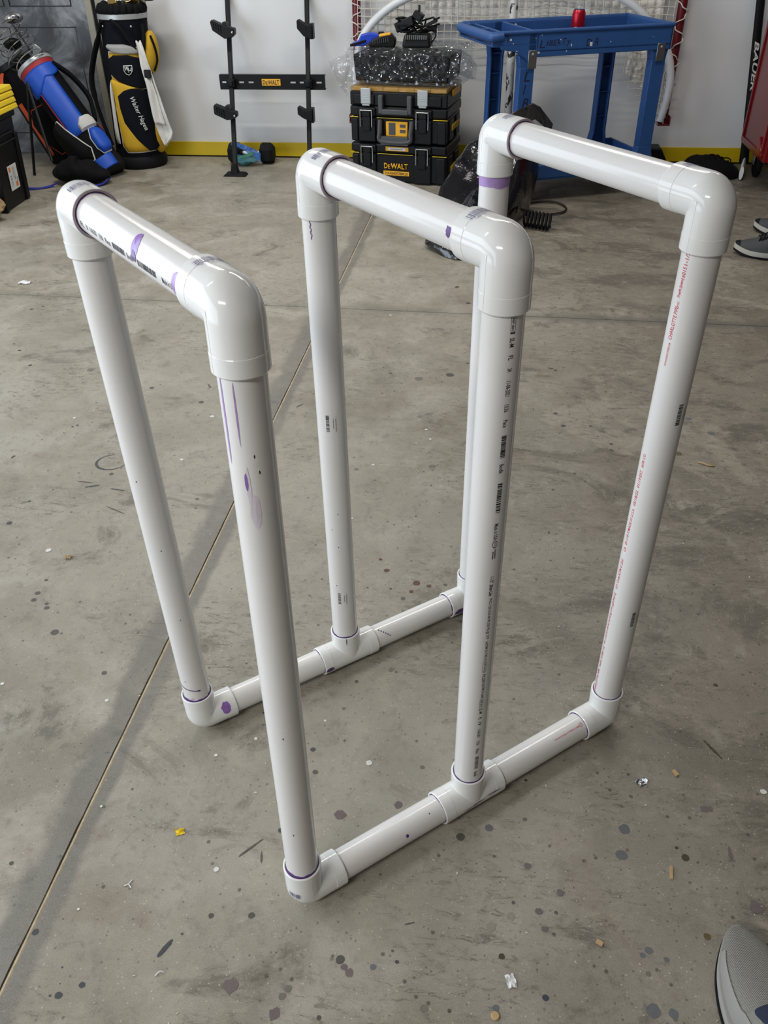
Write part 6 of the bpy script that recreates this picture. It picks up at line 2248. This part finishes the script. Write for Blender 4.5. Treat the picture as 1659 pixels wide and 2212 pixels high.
M_MESH_G = mat('grey_knit', (0.052, 0.056, 0.058), .85, var=.25, scale=160, bump=.5, bscale=900)
M_MESH_L = ribbed_knit('light_grey_knit', (0.25, 0.24, 0.21))
M_OVER = mat('pale_grey_overlay', (0.28, 0.27, 0.25), .5, var=.06)
M_SOLEW = mat('off_white_foam', (0.42, 0.40, 0.35), .6, var=.06)
M_SOLEG = mat('grey_foam', (0.36, 0.35, 0.33), .6, var=.06)
M_SKIN = mat('skin', (0.50, 0.28, 0.20), .5, var=.06)
M_HAIR = mat('brown_hair', (0.035, 0.022, 0.014), .7, var=.4, scale=120)
M_DENIM = mat('dark_navy_trousers', (0.012, 0.017, 0.040), .85, var=.2, scale=90, bump=.3, bscale=500)
M_SHIRT = mat('grey_shirt', (0.16, 0.17, 0.18), .85, var=.1, scale=40)


def skin_obj(name, verts, edges, radii, m, parent, root=0, sub=2):
    me = bpy.data.meshes.new(name)
    me.from_pydata([tuple(v) for v in verts], edges, [])
    me.materials.append(m)
    o = bpy.data.objects.new(name, me)
    COL.objects.link(o)
    o.parent = parent
    md = o.modifiers.new('skin', 'SKIN')
    md.use_smooth_shade = True
    for i, r in enumerate(radii):
        me.skin_vertices[0].data[i].radius = r if isinstance(r, tuple) else (r, r)
        me.skin_vertices[0].data[i].use_root = i == root
    sd = o.modifiers.new('smooth', 'SUBSURF')
    sd.levels = sd.render_levels = sub
    return o


def person(label, M, ankles, shoe_args, shoes_M, trousers_m, hem=0.0):
    """standing figure facing +y; only the feet show in the photograph"""
    t = thing('person', label, 'person', M=M)
    V_, E_, R_ = [], [], []

    def ad(p, r, link=None):
        V_.append(V(p))
        R_.append(r)
        if link is not None:
            E_.append((link, len(V_) - 1))
        return len(V_) - 1

    pel = ad((0, 0, .94), (.125, .090))
    wa = ad((0, .0, 1.08), (.112, .085), pel)
    chst = ad((0, .0, 1.28), (.150, .105), wa)
    shd = ad((0, -.005, 1.42), (.110, .085), chst)
    nk = ad((0, .0, 1.50), (.052, .052), shd)
    jw = ad((0, .022, 1.575), (.060, .075), nk)
    hd = ad((0, .012, 1.665), (.076, .094), jw)
    ad((0, .0, 1.725), (.055, .070), hd)
    ad((0, .112, 1.625), (.012, .014), jw)                       # nose
    for sgn in (-1, 1):
        ad((sgn * .082, .0, 1.635), (.010, .022), hd)            # ears
        a = ad((sgn * .185, -.005, 1.415), .052, shd)
        e = ad((sgn * .235, -.01, 1.13), .040, a)
        w = ad((sgn * .245, .06, .89), .027, e)
        pm = ad((sgn * .245, .075, .81), (.020, .038), w)
        for k, (dx, ln) in enumerate(((-.028, .066), (-.010, .078), (.010, .074), (.027, .058))):
            f = ad((sgn * .245, .080 + dx, .775), .0095, pm)
            f = ad((sgn * .243, .084 + dx, .775 - ln * .5), .0088, f)
            ad((sgn * .238, .090 + dx, .775 - ln), .0075, f)
        f = ad((sgn * .238, .110, .835), .011, pm)
        ad((sgn * .230, .128, .795), .0095, f)
    for i, (ax, ay) in enumerate(ankles):
        sgn = -1 if i == 0 else 1
        hp_ = ad((sgn * .09, .0, .88), .076, pel)
        kn = ad((sgn * .07 + (ax - sgn * .07) * .55, ay * .55 + .03, .50), .048, hp_)
        cf = ad((sgn * .05 + (ax - sgn * .05) * .8, ay * .8 + .005, .32), .044, kn)
        ad((ax, ay, .095), .030, cf)
    skin_obj('body', V_, E_, R_, M_SKIN, t)
    # shirt and trousers follow the body
    sv = [(0, 0, .86), (0, 0, 1.06), (0, 0, 1.28), (0, -.005, 1.42)]
    sr = [(.190, .150), (.168, .132), (.188, .136), (.138, .108)]
    se = [(0, 1), (1, 2), (2, 3)]
    for sgn in (-1, 1):
        k = len(sv)
        sv += [(sgn * .185, -.005, 1.415), (sgn * .218, -.008, 1.23)]
        sr += [.080, .070]
        se += [(3, k), (k, k + 1)]
    skin_obj('shirt', sv, se, sr, M_SHIRT, t, 1)
    tv, te, tr_ = [(0, 0, .98), (0, 0, .90)], [(0, 1)], [(.158, .120), (.165, .126)]
    for i, (ax, ay) in enumerate(ankles):
        sgn = -1 if i == 0 else 1
        k = len(tv)
        tv += [(sgn * .095, .0, .80), (sgn * .07 + (ax - sgn * .07) * .55, ay * .55 + .03, .50), (sgn * .05 + (ax - sgn * .05) * .85, ay * .85, .26), (ax, ay + hem * .35, .125), (ax, ay + hem, .085)]
        tr_ += [.105, .080, .072, .068, .060]
        te += [(1, k), (k, k + 1), (k + 1, k + 2), (k + 2, k + 3), (k + 3, k + 4)]
    skin_obj('trousers', tv, te, tr_, trousers_m, t, 1)
    MB().ball((0, -.008, 1.690), (.090, .108, .092), 20, 12, bump=.1).build('hair', M_HAIR, t)
    fc = MB()
    for sgn in (-1, 1):
        fc.ball((sgn * .030, .088, 1.655), (.011, .008, .008), 10, 6)
    fc.build('eyes', M_PAPER, t)
    MB().tube([(-.024, .092, 1.565), (0, .100, 1.563), (.024, .092, 1.565)], .0045, 8).build('mouth', mat('lips', (.36, .13, .11), .5), t)
    for Ms in shoes_M:
        shoe(t, Ms, *shoe_args[0], **shoe_args[1])
    return t


# person beyond the right edge, facing left
MR = frame((1.665, 3.085, 0), (0, 0, 1), (0.30, 0.954, 0))       # local y points left, a little away from the wall


def foot(ax, ay, rz):
    return Matrix.Translation((ax, ay, 0)) @ Matrix.Rotation(rz, 4, 'Z') @ Matrix.Translation((0, -.055, 0))


person('person beyond the right edge wearing dark grey running shoes with black laces', MR, ((-.10, .11), (.215, .055)),
       ((M_MESH_G, M_SOLEW, M_RUBBER, M_RUBBER, M_RUBBER), dict(laces=True)), (foot(-.10, .11, rad(5)), foot(.215, .055, rad(-4))), M_DENIM)
# person next to the camera, one pale grey trainer in the corner
MN = frame((0.838, -0.202, 0), (0, 0, 1), (0.968, 0.25, 0))
person('person at the bottom right corner wearing a pale grey trainer and dark navy trousers', MN, ((-.14, .02), (.14, -.02)),
       ((M_MESH_L, M_SOLEG, M_RUBBER, M_OVER, None), dict(laces=False, side_m=M_OVER, tongue_m=M_DENIM)), (foot(-.14, .02, rad(2)), foot(.14, -.02, rad(-6))), M_DENIM, .045)
